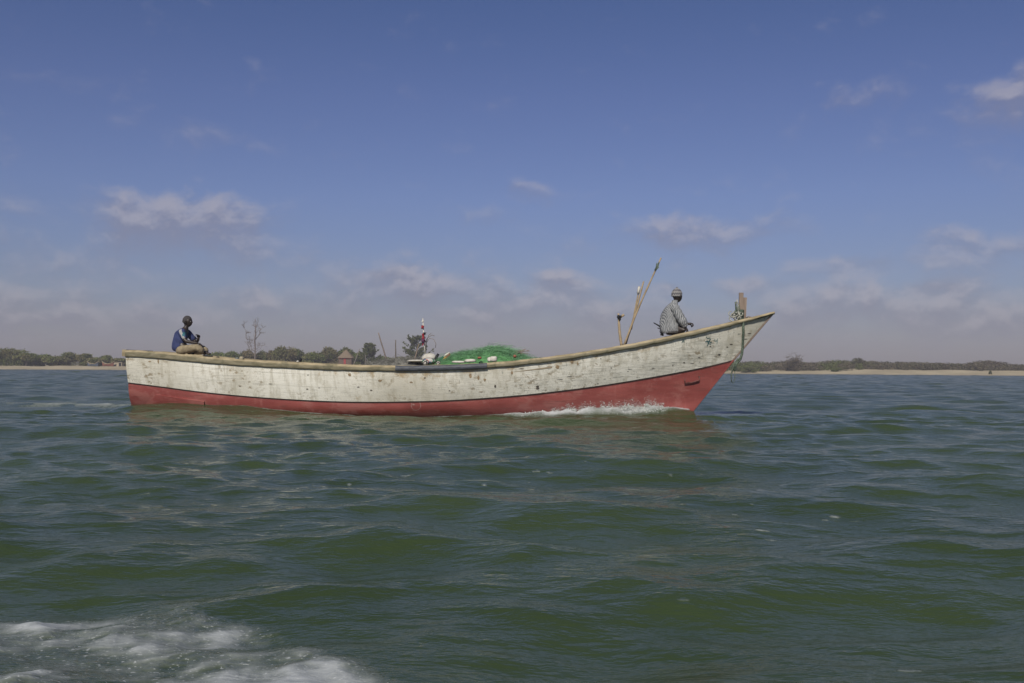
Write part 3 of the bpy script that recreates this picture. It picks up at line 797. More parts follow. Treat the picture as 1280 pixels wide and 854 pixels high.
# scrub belt: one mass of low bushes that nobody could count
def build_scrub():
    g = np.random.default_rng(44); cs = []; rs = []; ns = []; tints = []
    TOPR = np.array([(880, 451), (930, 451), (945, 449.5), (960, 451.5), (985, 449), (1010, 451), (1022, 452), (1040, 449), (1060, 449), (1075, 449.5), (1095, 450), (1150, 451), (1200, 453), (1215, 452.5), (1228, 450.5), (1250, 450.5), (1262, 453.5), (1300, 455), (1500, 455)])
    Cc = []; Tt = []
    def clump(x, y, w, h, zb, tl, td, n, size):
        cs.append((x, y, zb + h * .45)); rs.append((w, w * .8, h * .55)); ns.append(n); tints.append((tl, td))
    for k in range(760):
        u = g.uniform(905, 1420); y = g.uniform(200, 230) ; x = P(u, 455, y).x
        top = P(u, float(np.interp(u, TOPR[:, 0], TOPR[:, 1])) + g.uniform(0, 2.0), y).z
        zg = float(ground_z(x, y))
        y0 = shore_line(x)
        if u > 1060: y = y + 3 
        h = max(.5, (top - zg) * (g.uniform(.6, 1.0) if y < 214 else 1.0)); w = g.uniform(.8, 2.2)
        green = 1.0 if (u < 945 and y < 212) or (1030 < u < 1055 and y < 209) else 0
        rid = 1.0 if (1025 < u < 1100 or 935 < u < 955) and g.uniform() < .5 else 0
        tl = .85 if green or rid else g.uniform(.1, .6); td = .05 if green or rid else g.uniform(.3, .95)
        clump(x, y, w, h, zg - .1, tl, td, 150, .16)
    for k in range(900):
        u = g.uniform(-260, 905) if k < 450 else g.uniform(535, 915); y = g.uniform(212, 245) if k < 450 else g.uniform(203, 232); x = P(u, 450, y).x
        zg = float(ground_z(x, y)); top = P(u, g.uniform(446, 450.5), y).z
        clump(x, y, g.uniform(1.2, 2.6), max(.6, top - zg), zg - .1, g.uniform(.2, .7), g.uniform(.0, .6), 110, .2)
    # build with tint by lobe
    C = []; S = []; T = []
    for (c, r, n, tn) in zip(cs, rs, ns, tints):
        d = g.normal(size=(n, 3)); d /= np.linalg.norm(d, axis=1)[:, None]; q = g.uniform(.3, 1.05, n) ** .5
        C.append(np.array(c)[None] + d * q[:, None] * np.array(r)[None]); S.append(g.uniform(.5, 1.4, n) * .16)
        T.append(np.stack([np.clip(tn[0] + .15 * g.normal(size=n), 0, 1), np.clip(tn[1] + .15 * g.normal(size=n), 0, 1)], -1))
    C = np.concatenate(C); S = np.concatenate(S); T = np.concatenate(T); n = len(C)
    a = g.normal(size=(n, 3)); a /= np.linalg.norm(a, axis=1)[:, None]; b = np.cross(a, g.normal(size=(n, 3))); b /= np.linalg.norm(b, axis=1)[:, None]
    a *= S[:, None]; b *= S[:, None] * .8
    V = np.stack([C - a - b * .4, C + b, C + a - b * .3], 1).reshape(-1, 3)
    me = np_mesh('scrub', V, np.arange(3 * n).reshape(-1, 3), False)
    at = me.attributes.new('tint', 'FLOAT_COLOR', 'FACE'); at.data.foreach_set('color', np.stack([T[:, 0], T[:, 1], np.zeros(n), np.ones(n)], -1).astype(np.float32).ravel())
    o = link('scrub', me, M['scrubleaf']); tag(o, 'low brown and green scrub covering the dunes behind the beach', 'scrub', kind='stuff')
build_scrub()

def make_bare_shrub():
    g = np.random.default_rng(9); y = 200.0; b = P(993, 461, y); zg = float(ground_z(b.x, y))
    root = empty('bare_shrub', (b.x, y, zg)); tag(root, 'tall twiggy brown shrub standing above the scrub right of the bow', 'shrub')
    tr = MB(); tw = MB(); top = P(993, 441.5, y).z - zg
    for k in range(14):
        a = g.uniform(-1, 1); p1 = np.array((a * 1.9, g.uniform(-1, 1), top * (1.0 - .3 * a * a) * g.uniform(.75, 1)))
        pts = branch_pts((a * .1, 0, -.05), p1, 4, .05, g); tr.tube(pts, [.07, .06, .045, .03, .015], 5)
        for q in range(16):
            s = np.array(pts[g.integers(1, 5)]); d = np.array((g.normal() * .8, g.normal() * .8, g.uniform(-.1, 1))); d /= np.linalg.norm(d)
            tw.tube(branch_pts(s, s + d * g.uniform(.3, .9), 2, .05, g), [.022, .016, .008], 3)
    tr.build('stems', M['trunk'], root); tw.build('twigs', M['trunk'], root)
    cs = [(g.uniform(-1.3, 1.3), g.uniform(-.8, .8), g.uniform(.5, top * .8)) for k in range(12)]
    link('crown', leaf_mesh('crown', cs, [(.8, .7, .55)] * 12, [170] * 12, .11, g, (.2, .75)), M['scrubleaf'], root)
make_bare_shrub()
GS = 'single trees on the right shore'
make_tree('shrub', 1073, 446.5, 8, 212, 'small round bush breaking the scrub skyline right of the twiggy shrub', 'shrub', GS, (.4, .55), 'scrubleaf', 5, 120, False, .14, seed=60)
make_tree('shrub', 1236, 450, 22, 216, 'broad low dark bush on the right skyline', 'shrub', GS, (.3, .5), 'scrubleaf', 8, 300, False, .15, seed=61)
make_tree('shrub', 1238, 466, 2.0, 194, 'tiny green shrub alone on the pale right sand', 'shrub', GS, (.9, .0), 'scrubleaf', 4, 60, False, .09, seed=62)
make_tree('shrub', 1046, 461, 9, 197, 'bright green low bush at the back of the right beach', 'shrub', GS, (1.0, .0), 'scrubleaf', 7, 160, False, .11, seed=64)
make_tree('shrub', 936, 457, 12, 198, 'bright green low bush just right of the bow rope', 'shrub', GS, (1.0, .0), 'scrubleaf', 7, 200, False, .12, seed=65)

# ------------------------------------------------------------------ hut and things on the far shore
def make_hut():
    y = 203.0; s = y / F; c = P(432.5, 456, y); zg = float(ground_z(c.x, y)); z0 = zg - .05
    root = empty('thatched_hut', (c.x, y, z0)); tag(root, 'small hut with grey thatched roof and red door on the far shore', 'hut')
    ze = P(432, 447.5, y).z - z0; za = P(432, 438, y).z - z0
    w = 7.8 * s; d = 1.2
    mb = MB()
    # wall of upright reeds
    n = 26
    for k in range(n):
        for yy in (-d, d):
            xk = -w + 2 * w * (k + .5) / n; mb.box((xk, yy + .01 * (k % 2), ze / 2), (2 * w / n * .94, .06, ze + .1))
    for k in range(12):
        for xx in (-w, w): mb.box((xx, -d + 2 * d * (k + .5) / 12, ze / 2), (.06, 2 * d / 12 * .94, ze + .1))
    mb.build('wall', M['hutwall'], root)
    dr = MB(); dr.box((-.05, -d - .05, ze * .45), (.42, .04, ze * .9)); dob = dr.build('door', M['reddoor'], root)
    lt = MB(); lt.box((0, -d - .06, ze - .14), (2 * w * .98, .05, .12)); lt.build('lintel', M['reddoor'], root)
    rf = MB(); ov = 2.4 * s; rows = []
    for k in range(9):
        f = k / 8; ww = (w + ov) * (1 - f) + .12 * f; dd = (d + ov) * (1 - f) + .1 * f; zz = ze + (za - ze) * f + .05 - (.08 if k == 0 else 0)
        ring = []
        for q in range(48):
            a = 2 * PI * q / 48; ca, sa = math.cos(a), math.sin(a); r = (abs(ca) ** 4 + abs(sa) ** 4) ** -.25
            ring.append((ca * r * ww * (1 + .02 * rnd.uniform(-1, 1)), sa * r * dd * (1 + .02 * rnd.uniform(-1, 1)), zz + rnd.uniform(-.03, .03)))
        ring.append(ring[0]); rows.append(ring)
    rf.grid(rows); rf.add(rows[0][:-1], [tuple(range(48))[::-1]]); rf.add(rows[-1][:-1], [tuple(range(48))])
    rf.build('roof', M['thatch'], root)
make_hut()
def lean_post(u0, v0, u1, v1, y, r, name, label, cat, mat, onto=None, group=None):
    a = P(u0, v0, y); b = P(u1, v1, y)
    if onto is None: a.z = min(a.z, float(ground_z(a.x, y)) - .05)
    mb = MB(); mb.tube([a + (b - a) * t + Vector((math.sin(t * 5) * r * .5, 0, 0)) for t in (0, .25, .5, .75, 1)], [r, r * .95, r * .9, r * .8, r * .7], 7)
    o = mb.build(name, mat, None, a); tag(o, label, cat, group); return o
lean_post(440, 455, 450, 436, 199, .09, 'leaning_post', 'pale leaning post beside the right wall of the hut', 'post', M['deadwood'])
lean_post(457, 456, 457, 444, 201, .07, 'upright_post', 'thin upright post under the feathery tree right of the hut', 'post', M['deadwood'])
def make_canoe(u, v, y, L, mat, label):
    p = P(u, v, y); zg = float(ground_z(p.x, y)); root = empty('beached_canoe', (p.x, y, zg)); tag(root, label, 'canoe')
    mb = MB(); rows = []
    for k in range(5):
        f = k / 4; r = []
        for j in range(17):
            t = j / 16; x = (t - .5) * L * (1 - .12 * (1 - f)); b = .42 * math.sin(PI * t) ** .6 * (.35 + .65 * f ** .5); z = .05 + .5 * f + .5 * abs(2 * t - 1) ** 3 * f
            r.append((x, -b, z))
        rows.append(r)
    mb.grid(rows); mb.grid([[(a, -b, c) for a, b, c in r] for r in rows], flip=True)
    mb.add([rows[0][0]] + [rows[0][-1]] + [(q[0], -q[1], q[2]) for q in (rows[0][-1], rows[0][0])], [(0, 1, 2, 3)])
    mb.build('hull', mat, root)
    g = MB()
    for s in (1, -1): g.tube([(a, s * b, c) for a, b, c in rows[-1]], .05, 5)
    g.build('gunwale', M['rail'], root)
    for xx in (-.2, .2):
        th = MB(); th.box((xx * L, 0, .45), (.2, .72, .05)); th.build('thwart', M['wood'], root)
make_canoe(116, 458, 199, 2.3, M['canoe_blue'], 'bluish canoe pulled up on the left beach')
make_canoe(135, 458, 199.5, 2.5, M['canoe_rust'], 'rust red canoe beside the beige shed on the left beach')
def make_shed():
    y = 201; p = P(149, 459, y); zg = float(ground_z(p.x, y)); root = empty('shed', (p.x, y, zg)); tag(root, 'small beige flat roofed shed on the left beach next to the stern', 'shed')
    h = P(149, 453.5, y).z - zg
    mb = MB(); mb.box((0, 0, h / 2 - .05), (1.6, 1.5, h)); mb.build('wall', M['beige'], root)
    mb = MB(); mb.box((0, 0, h + .02), (1.8, 1.7, .08)); mb.build('roof', M['beige'], root)
    mb = MB(); mb.box((.45, -.77, .5), (.5, .04, 1.0)); mb.build('door', M['black'], root)
make_shed()

# ------------------------------------------------------------------ the pirogue
boat = empty('wooden_pirogue', BOAT_O)
tag(boat, 'long weathered white fishing pirogue with a red bottom and high pointed bow', 'boat')
def lerp(a, b, t): return a + (b - a) * t
def side_rows(A, C, n=9, bulge=.035, sgn=-1):
    rows = []
    for i in range(n):
        s = i / (n - 1); r = []
        for j in range(NJ):
            fade = min(1, (NJ - 1 - j) / 18)
            p = lerp(A[j], C[j], s) + Vector((0, sgn * bulge * math.sin(PI * s) * fade, 0)); r.append(p)
        rows.append(r)
    return rows
LIP = .028
def bottom_rows(C, sgn=-1, n=11):
    rows = []
    for i in range(n):
        s = i / (n - 1); r = []
        for j in range(NJ):
            c, k = C[j], keel[j]; bb = 1 - s ** 2.2; fade = min(1, (NJ - 1 - j) / 10)
            b0 = (c.y - ycen_x(c.x)); 
            yk = k.y; x = lerp(c.x, k.x, s); z = lerp(c.z, k.z, s)
            yc = ycen_x(x)
            y = yc + (b0 - sgn * LIP * fade) * bb
            r.append(Vector((x, y, z)))
        rows.append(r)
    return rows
# centreline as a function of x, from the keel plane
_cu = np.linspace(120, 1000, 60); _cx = np.array([P(u, 455, ycen(u)).x for u in _cu]); _cy = np.array([ycen(u) for u in _cu])
def ycen_x(x): return float(np.interp(x, _cx, _cy))
wn = side_rows(sheerN, chN, sgn=-1); wf = side_rows(sheerF, chF, sgn=1)
rn = bottom_rows(chN, -1); rf_ = bottom_rows(chF, 1)
hull = MB()
hull.grid(wn, flip=True); hull.grid(wf)
# lip under the white planks
hull.grid([wn[-1], rn[0]], smooth=False, flip=True); hull.grid([wf[-1], rf_[0]], smooth=False)
# transom of the white part
tr_rows = [[wn[i][0], lerp(wn[i][0], wf[i][0], .5) + Vector((-.03, 0, 0)), wf[i][0]] for i in range(len(wn))]
hull.grid(tr_rows, smooth=False)
# inner planking down to the floor
def inner(A, C, sgn, n=6):
    rows = []
    for i in range(n):
        s = i / (n - 1); r = []
        for j in range(NJ):
            yc = ycen_x(A[j].x); a = A[j]; c = C[j]; p = lerp(a, c, s * .92)
            off = min(.06, abs(p.y - ycen_x(p.x)) * .8); p = p + Vector((0, -sgn * off, 0)); r.append(p)
        rows.append(r)
    return rows
inn = inner(sheerN, chN, -1); inf = inner(sheerF, chF, 1)
hull.grid(inn); hull.grid(inf, flip=True)
hull.grid([sheerN, inn[0]], smooth=False); hull.grid([sheerF, inf[0]], smooth=False, flip=True)
bvh_side = BVHTree.FromPolygons([tuple(v) for r in wn for v in r], [(i * NJ + j, i * NJ + j + 1, (i + 1) * NJ + j + 1, (i + 1) * NJ + j) for i in range(len(wn) - 1) for j in range(NJ - 1)])
bvh_bot = BVHTree.FromPolygons([tuple(v) for r in rn for v in r], [(i * NJ + j, i * NJ + j + 1, (i + 1) * NJ + j + 1, (i + 1) * NJ + j) for i in range(len(rn) - 1) for j in range(NJ - 1)])
def on_hull(u, v, off=.004, bvh=None):
    for b in ([bvh] if bvh else [bvh_side, bvh_bot]):
        h = b.ray_cast(CAMPOS, ray(u, v).normalized())
        if h[0] is not None:
            n = h[1]; 
            if n.y > 0: n = -n
            return h[0] + n * off, n
    return None, None
def blob(mb, u, v, ru, rv, mi, off=.003, irregular=.45, bvh=None, n=14):
    c, nn = on_hull(u, v, off, bvh)
    if c is None: return
    ring = []
    for k in range(n):
        a = 2 * PI * k / n; r = 1 - irregular * rnd.random()
        p, q = on_hull(u + ru * r * math.cos(a), v + rv * r * math.sin(a), off, bvh)
        if p is None: return
        ring.append(p)
    mb.add([c] + ring, [(0, 1 + (k + 1) % n, 1 + k) for k in range(n)], mi)
# patches where paint has gone: slot 1 dark, slot 2 brown
for (u, v, ru, rv, mi) in [(672, 483.5, 2.2, 1.8, 1), (672, 486, 3.0, 1.3, 1), (464, 488, 1.8, 1.4, 1), (384, 486.5, 2.0, .9, 1), (399, 485, 1.3, .7, 1), (448, 484, 2.2, .8, 1), (475, 476, 3.0, 2.0, 2), (437, 468.5, 2.2, 2.6, 2),
        (514, 478, 2.5, 1.5, 2), (588, 470, 2.2, 3.4, 2), (598, 472, 1.8, 4.0, 2), (606, 475, 1.8, 2.2, 2), (619, 483, 2.0, 2.6, 1), (562, 488.5, 1.2, 1.0, 1), (601, 490, 3.4, .7, 2), (697, 459, 3.2, 3.6, 2), (715, 452, 3.0, 3.4, 2), (712, 471, 4.5, .5, 1), (722, 455, 1.2, 3, 2),
        (531, 472.5, 1.8, 1.2, 1), (338, 480, 2.6, .6, 1), (385, 469, 1.2, .8, 1), (817, 461, 3.0, .55, 1), (787, 461.5, 3.6, .5, 1), (785, 464.5, 1.5, .5, 1), (764, 460, 1.0, 1.0, 1), (751, 448.5, 1.0, 1.0, 1), (841, 457, 1.0, 1.6, 1), (855, 453.5, 1.6, 1.2, 1), (865, 454.5, 3.2, .5, 1),
        (899, 443.5, 2.0, 1.5, 1), (895, 446, 2.5, .6, 1), (874, 447, 2.2, .7, 1), (909, 434, 1.5, 1.0, 1), (747, 481.5 - 2, 1.5, .5, 1), (756, 474, 2.0, .4, 1), (187, 452, 2.8, 1.0, 2), (198, 452, 1.2, 3.5, 2), (300, 483, 1.0, 1.0, 1), (566, 462, 4, .8, 2), (652, 461, 4, .8, 1), (640, 466, 1.5, 3, 2), (700, 474, 5, .5, 1), (937, 417, 3, .8, 1), (932, 424, 3, .7, 1), (914, 430.5, 2.4, 1.0, 1), (888, 433, 1.2, .8, 1)]:
    blob(hull, u, v, ru, rv, mi)
hob = hull.build('hull', [M['white'], M['chip'], M['chipb']], boat, BOAT_O); hob.location = (0, 0, 0)
# 'band': 0 at the rail, 1 at the paint line
me = hob.data; band = np.ones(len(me.vertices), dtype=np.float32)
n9 = len(wn)
for blk in range(2):
    for i in range(n9):
        band[blk * n9 * NJ + i * NJ: blk * n9 * NJ + (i + 1) * NJ] = i / (n9 - 1)
a = me.attributes.new('band', 'FLOAT', 'POINT'); a.data.foreach_set('value', band)
bot = MB(); bot.grid(rn, flip=True); bot.grid(rf_)
bot.grid([[rn[i][0], lerp(rn[i][0], rf_[i][0], .5) + Vector((-.02, 0, 0)), rf_[i][0]] for i in range(len(rn))], smooth=False)
# raised plate near the stern
Q = [(193, 492.5), (256, 501.5), (256, 516), (176, 512)]
rows = []; rows_in = []
for i in range(7):
    r = []; r2 = []
    for j in range(15):
        fu = j / 14; fv = i / 6
        u = lerp(lerp(Q[0][0], Q[1][0], fu), lerp(Q[3][0], Q[2][0], fu), fv); v = lerp(lerp(Q[0][1], Q[1][1], fu), lerp(Q[3][1], Q[2][1], fu), fv)
        p, n = on_hull(u, v, .035 * min(1, fu * 5 + .12), bvh_bot); p2, _ = on_hull(u, v, -.01, bvh_bot)
        if p is None: p = r[-1]; p2 = r2[-1]
        r.append(p); r2.append(p2)
    rows.append(r); rows_in.append(r2)
bot.grid(rows, flip=True); bot.grid([rows[0], rows_in[0]], smooth=False); bot.grid([[r[-1] for r in rows], [r[-1] for r in rows_in]], smooth=False)
bo = bot.build('hull_bottom', M['red'], boat, BOAT_O); bo.location = (0, 0, 0)
# dark band under the white planks, with lip shadow painted into its colour
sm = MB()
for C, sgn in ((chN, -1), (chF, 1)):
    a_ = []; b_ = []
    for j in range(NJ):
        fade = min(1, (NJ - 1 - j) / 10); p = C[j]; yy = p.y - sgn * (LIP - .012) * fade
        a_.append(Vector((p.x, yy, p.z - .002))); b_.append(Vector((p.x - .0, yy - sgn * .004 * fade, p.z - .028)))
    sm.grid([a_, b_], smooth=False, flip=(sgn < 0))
sm.build('chine_shade_band', M['chine'], boat, BOAT_O).location = (0, 0, 0)
# gunwale rail: rounded profile swept along the sheer
def rail(S, sgn, t0=0, t1=1.0, prof=None, grow=0.0):
    j0 = int(t0 * (NJ - 1)); j1 = int(t1 * (NJ - 1)); rows = []
    for j in range(j0, j1 + 1):
        p = S[j]; t = j / (NJ - 1); th = np.interp(t, [0, .05, .35, .6, .9, 1], [.145, .15, .12, .105, .09, .055]) + grow; b = abs(p.y - ycen_x(p.x))
        wi = min(.10, b * .9); wo = .035 + grow
        ring = [(-wi, -.0), (-wi, -th + .02), (0.0, -th + .0), (wo * .7, -th + .005), (wo, -th + .03), (wo, -.035), (wo * .8, -.008), (wo * .4, .008), (-wi * .5, .008)]
        wob = .003 * math.sin(j * .9) + .0025 * math.sin(j * 2.3)
        rr = [Vector((p.x, p.y + sgn * q[0], p.z + q[1] + wob)) for q in ring]; rr.append(rr[0]); rows.append(rr)
    return rows
gw = MB()
for S, sgn in ((sheerN, -1), (sheerF, 1)):
    rr = rail(S, sgn); m0 = len(gw.mi); gw.grid(rr, flip=(sgn > 0))
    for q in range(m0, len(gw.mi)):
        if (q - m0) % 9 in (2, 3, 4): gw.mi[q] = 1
    gw.add(rr[0][:-1], [tuple(range(9))]); gw.add(rr[-1][:-1], [tuple(range(9))])
# transom cap
a0 = sheerN[0]; b0 = sheerF[0]
gw.box((a0 + b0) / 2 + Vector((-.02, 0, -.05)), (.10, (b0 - a0).length + .06, .15))
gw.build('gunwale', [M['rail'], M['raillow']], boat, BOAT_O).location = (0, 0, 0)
# stem post
st = MB(); pts = [lerp(sheerN[-1], chN[-1], s) for s in (0, .25, .5, .75, 1)] + [lerp(chN[-1], keel[-1], s) for s in (.25, .5, .75, 1)]
rows = []
for p in pts:
    d = Vector((.8, 0, -.6)) * .03; yc = ycen_x(p.x)
    rows.append([Vector((p.x - .03, yc - .022, p.z)), Vector((p.x, yc - .018, p.z)) + d * .4, Vector((p.x, yc, p.z)) + d * .7, Vector((p.x, yc + .018, p.z)) + d * .4, Vector((p.x - .03, yc + .022, p.z))])
stw = MB(); stw.grid(rows[:5], smooth=False); stw.build('stem_post', M['post'], boat, BOAT_O).location = (0, 0, 0)
stw = MB(); stw.grid(rows[4:], smooth=False); stw.build('cutwater', M['red'], boat, BOAT_O).location = (0, 0, 0)
# floor, decks, thwarts
def deck(name, ta, tb, drop, mat, planks=1, inset=.05):
    mb = MB(); j0 = int(ta * (NJ - 1)); j1 = int(tb * (NJ - 1)); top = []; lo = []
    A = [Vector((sheerN[j].x, min(sheerN[j].y + inset, ycen_x(sheerN[j].x)), sheerN[j].z - drop)) for j in range(j0, j1 + 1)]
    B = [Vector((sheerF[j].x, max(sheerF[j].y - inset, ycen_x(sheerF[j].x)), sheerF[j].z - drop)) for j in range(j0, j1 + 1)]
    mb.grid([A, B], smooth=False, flip=False); dz = Vector((0, 0, -.035))
    mb.grid([[p + dz for p in A], [p + dz for p in B]], smooth=False, flip=True); mb.grid([A, [p + dz for p in A]], smooth=False); mb.grid([B, [p + dz for p in B]], smooth=False)
    mb.add([A[0], B[0], B[0] + dz, A[0] + dz], [(0, 1, 2, 3)]); mb.add([A[-1], B[-1], B[-1] + dz, A[-1] + dz], [(0, 1, 2, 3)])
    o = mb.build(name, mat, boat, BOAT_O); o.location = (0, 0, 0); return o
deck('stern_deck', .005, .145, .06, M['wood']); deck('foredeck', .795, .985, .03, M['wood']); deck('hold_boards', .38, .66, .20, M['wood'])
fl = MB()
A = [lerp(chN[j], chF[j], .04) + Vector((0, 0, .02)) for j in range(NJ - 6)]; B = [lerp(chN[j], chF[j], .96) + Vector((0, 0, .02)) for j in range(NJ - 6)]
fl.grid([A, B], smooth=False); fl.build('floor_boards', M['wood'], boat, BOAT_O).location = (0, 0, 0)
for tt in (.19, .25, .31, .70, .75):
    j = int(tt * (NJ - 1)); a = sheerN[j]; b = sheerF[j]; mb = MB(); mb.box((a + b) / 2 + Vector((0, 0, -.22)), (.22, (b - a).length * (.86 if tt < .5 else .78), .045))
    mb.build('thwart', M['wood'], boat, BOAT_O).location = (0, 0, 0)
# length of dark pipe lashed over the rail
fe = MB(); j0 = int((498 - 157) / 811 * (NJ - 1)); j1 = int((612 - 157) / 811 * (NJ - 1)) 
rows = []
for j in range(j0, j1 + 1):
    p = sheerN[j] + Vector((0, -.01, -.058)); ring = []
    for k in range(14):
        a = 2 * PI * k / 14; ring.append(p + Vector((0, math.cos(a) * .062, math.sin(a) * .062)))
    ring.append(ring[0]); rows.append(ring)
fe.grid(rows); fe.add(rows[0][:-1], [tuple(range(14))]); fe.add(rows[-1][:-1], [tuple(range(14))])
fe.build('rail_guard', M['fender'], boat, BOAT_O).location = (0, 0, 0)
# mooring posts at the bow
bow_y = ycen(925)
for (ub, vb, ut, vt, w) in ((926, 402, 926.5, 366, .055), (929.8, 399, 931.0, 372, .05)):
    a = P(ub, vb, bow_y); b = P(ut, vt, bow_y); mb = MB(); d = (b - a).normalized()
    R = d.to_track_quat('Z', 'Y').to_matrix(); mb.box((a + b) / 2, (w, w * 1.6, (b - a).length), R)
    mb.build('mooring_post', M['post'], boat, BOAT_O).location = (0, 0, 0)
# painted marks
def stroke(mb, pts, w, bvh=None):
    P3 = []
    for i in range(len(pts) - 1):
        for k in range(5):
            f = k / 4; p, n = on_hull(lerp(pts[i][0], pts[i + 1][0], f), lerp(pts[i][1], pts[i + 1][1], f), .004, bvh)
            if p is not None: P3.append((p, n))
    A = []; B = []
    for i, (p, n) in enumerate(P3):
        d = P3[min(i + 1, len(P3) - 1)][0] - P3[max(i - 1, 0)][0]
        if d.length < 1e-6: continue
        s = d.normalized().cross(n) * w / 2 * rnd.uniform(.7, 1.2); A.append(p - s); B.append(p + s)
    if len(A) > 1: mb.grid([A, B], smooth=False)
mk = MB(); W_ = .020
stroke(mk, [(882.5, 421), (884.5, 423.5), (887.5, 422.5)], W_ * .7)
stroke(mk, [(881.5, 427.5), (885, 426.5), (889.5, 428.5)], W_)
stroke(mk, [(888, 423.5), (886, 427.5), (884, 432.8)], W_)
stroke(mk, [(883.5, 425.5), (885.5, 429.5), (888.5, 430.5)], W_ * .8)
mk.build('painted_number', M['mark'], boat, BOAT_O).location = (0, 0, 0)
mk = MB()
stroke(mk, [(893.5, 423.5), (893, 426), (895, 427), (896.8, 425), (896.5, 423), (896.6, 427), (895.8, 430.5)], W_ * .7)
o = mk.build('painted_number', simple('faded_teal', (.30, .40, .38), (.2, .28, .27), 9), boat, BOAT_O); o.location = (0, 0, 0); o['label'] = 'faded rightmost number on the bow'
mk = MB()
stroke(mk, [(852.2, 429.0), (853.8, 425), (855, 425.6), (855.0, 428.6)], W_ * .8); stroke(mk, [(852.8, 427.4), (855, 427)], W_ * .6)
o = mk.build('painted_mark', M['mark'], boat, BOAT_O); o.location = (0, 0, 0)
# iron bracket on the red bow
bk = MB(); pp = [on_hull(u, v, .035, bvh_bot)[0] for u, v in ((855.5, 474), (855.5, 478.5), (865, 477.5), (873.5, 475), (873.5, 470.5))]
bk.tube(pp, .014, 6); bk.tube([on_hull(855.5, 474, -.01, bvh_bot)[0], pp[0]], .012, 6); bk.tube([on_hull(873.5, 470.5, -.01, bvh_bot)[0], pp[-1]], .012, 6)
bk.build('iron_bracket', M['metal'], boat, BOAT_O).location = (0, 0, 0)
rg = MB(); stroke(rg, [(520 + 6 * math.cos(a), 507 + 6 * math.sin(a)) for a in [k * PI / 6 - 1 for k in range(10)]], .015, bvh_bot)
blob(rg, 517, 506, 2.2, 1.6, 0, .004, .5, bvh_bot)
rg.build('scraped_ring', simple('scraped_pink', (.42, .24, .22), (.3, .15, .13), 9), boat, BOAT_O).location = (0, 0, 0)

# ------------------------------------------------------------------ bow rope
def make_rope():
    root = empty('mooring_rope', P(922, 399, bow_y)); tag(root, 'green grey mooring rope tied round the bow posts and hanging down the stem', 'rope'); o0 = root.location.copy()
    mb = MB(); pts = [P(924, 400, bow_y - .05), P(926, 400, bow_y - .14)]
    for u, v in ((928.3, 403), (928.5, 415), (928, 425), (927.5, 435), (927.3, 443)):
        p, n = on_hull(u, v, .025); 
        if p is None: p = P(u, v, bow_y - .10)
        pts.append(p)
    pts += [P(925.5, 449, bow_y - .03), P(920, 455, bow_y - .06)]
    mb.tube(pts, .028, 7); mb.build('hanging_rope', M['rope'], root, o0).location = (0, 0, 0)
    kb = MB(); g = random.Random(3)
    for k in range(26):
        c = P(g.uniform(914.5, 928), g.uniform(392, 400), bow_y - .08 + g.uniform(-.06, .1)); r = g.uniform(.03, .07)
        ax = Vector((g.gauss(0, 1), g.gauss(0, 1), g.gauss(0, 1))).normalized(); e = ax.orthogonal().normalized(); f = ax.cross(e)
        kb.tube([c + (e * math.cos(t * .7) + f * math.sin(t * .7)) * r for t in range(9)], .012, 5)
    kb.build('rope_coil', M['ropepale'], root, o0).location = (0, 0, 0)
    kb = MB()
    for k in range(9):
        zc = lerp(399, 388, k / 8); c = P(926.5, zc, bow_y); kb.tube([c + Vector((math.cos(t) * .07 - .02, math.sin(t) * .09, g.uniform(-.008, .008))) for t in [q * PI / 5 for q in range(11)]], .013, 5)
    for k in range(8):
        kb.tube([P(922 + g.uniform(-2, 3), 396, bow_y - .05), P(921 + g.uniform(-2, 3), g.uniform(376, 390), bow_y - .06 + g.uniform(-.04, .04))], .014, 5)
    kb.build('lashing', M['rope'], root, o0).location = (0, 0, 0)
    tl = MB()
    tl.tube([P(920, 381, bow_y - .08), P(921.5, 374, bow_y - .08), P(922.5, 381, bow_y - .08), P(923, 390, bow_y - .1)], .016, 5)
    tl.build('pale_line', M['ropepale'], root, o0).location = (0, 0, 0)
    fr = MB()
    for k in range(10):
        u0 = 920 + g.uniform(-2.5, 2.5); v0 = 453 + g.uniform(-3, 3)
        fr.tube([P(u0 + 3, v0 - 4, bow_y - .05), P(u0, v0, bow_y - .08), P(u0 - g.uniform(1, 4), v0 + g.uniform(5, 9), bow_y - .08)], .012, 5)
    for dx in (0, 3.2):
        fr.tube([P(919 - dx, 458, bow_y - .06), P(915.5 - dx * .5, 464, bow_y - .06), P(914 - dx * .3, 474, bow_y - .06), P(916.2, 480, bow_y - .06), P(918.5, 474, bow_y - .06), P(918.6, 464, bow_y - .06)] if dx == 0 else [P(918, 457, bow_y - .1), P(913.5, 467, bow_y - .1), P(914.2, 478, bow_y - .1)], .008, 5)
    fr.build('frayed_end', M['rope'], root, o0).location = (0, 0, 0)
    lo = MB(); lo.tube([P(931, 399, bow_y), P(935, 396, bow_y - .12), P(940, 397, bow_y - .16), P(941.5, 402, bow_y - .14), P(941, 408, bow_y - .12)], .014, 6)
    lo.build('loose_loop', M['post'], root, o0).location = (0, 0, 0)
make_rope()

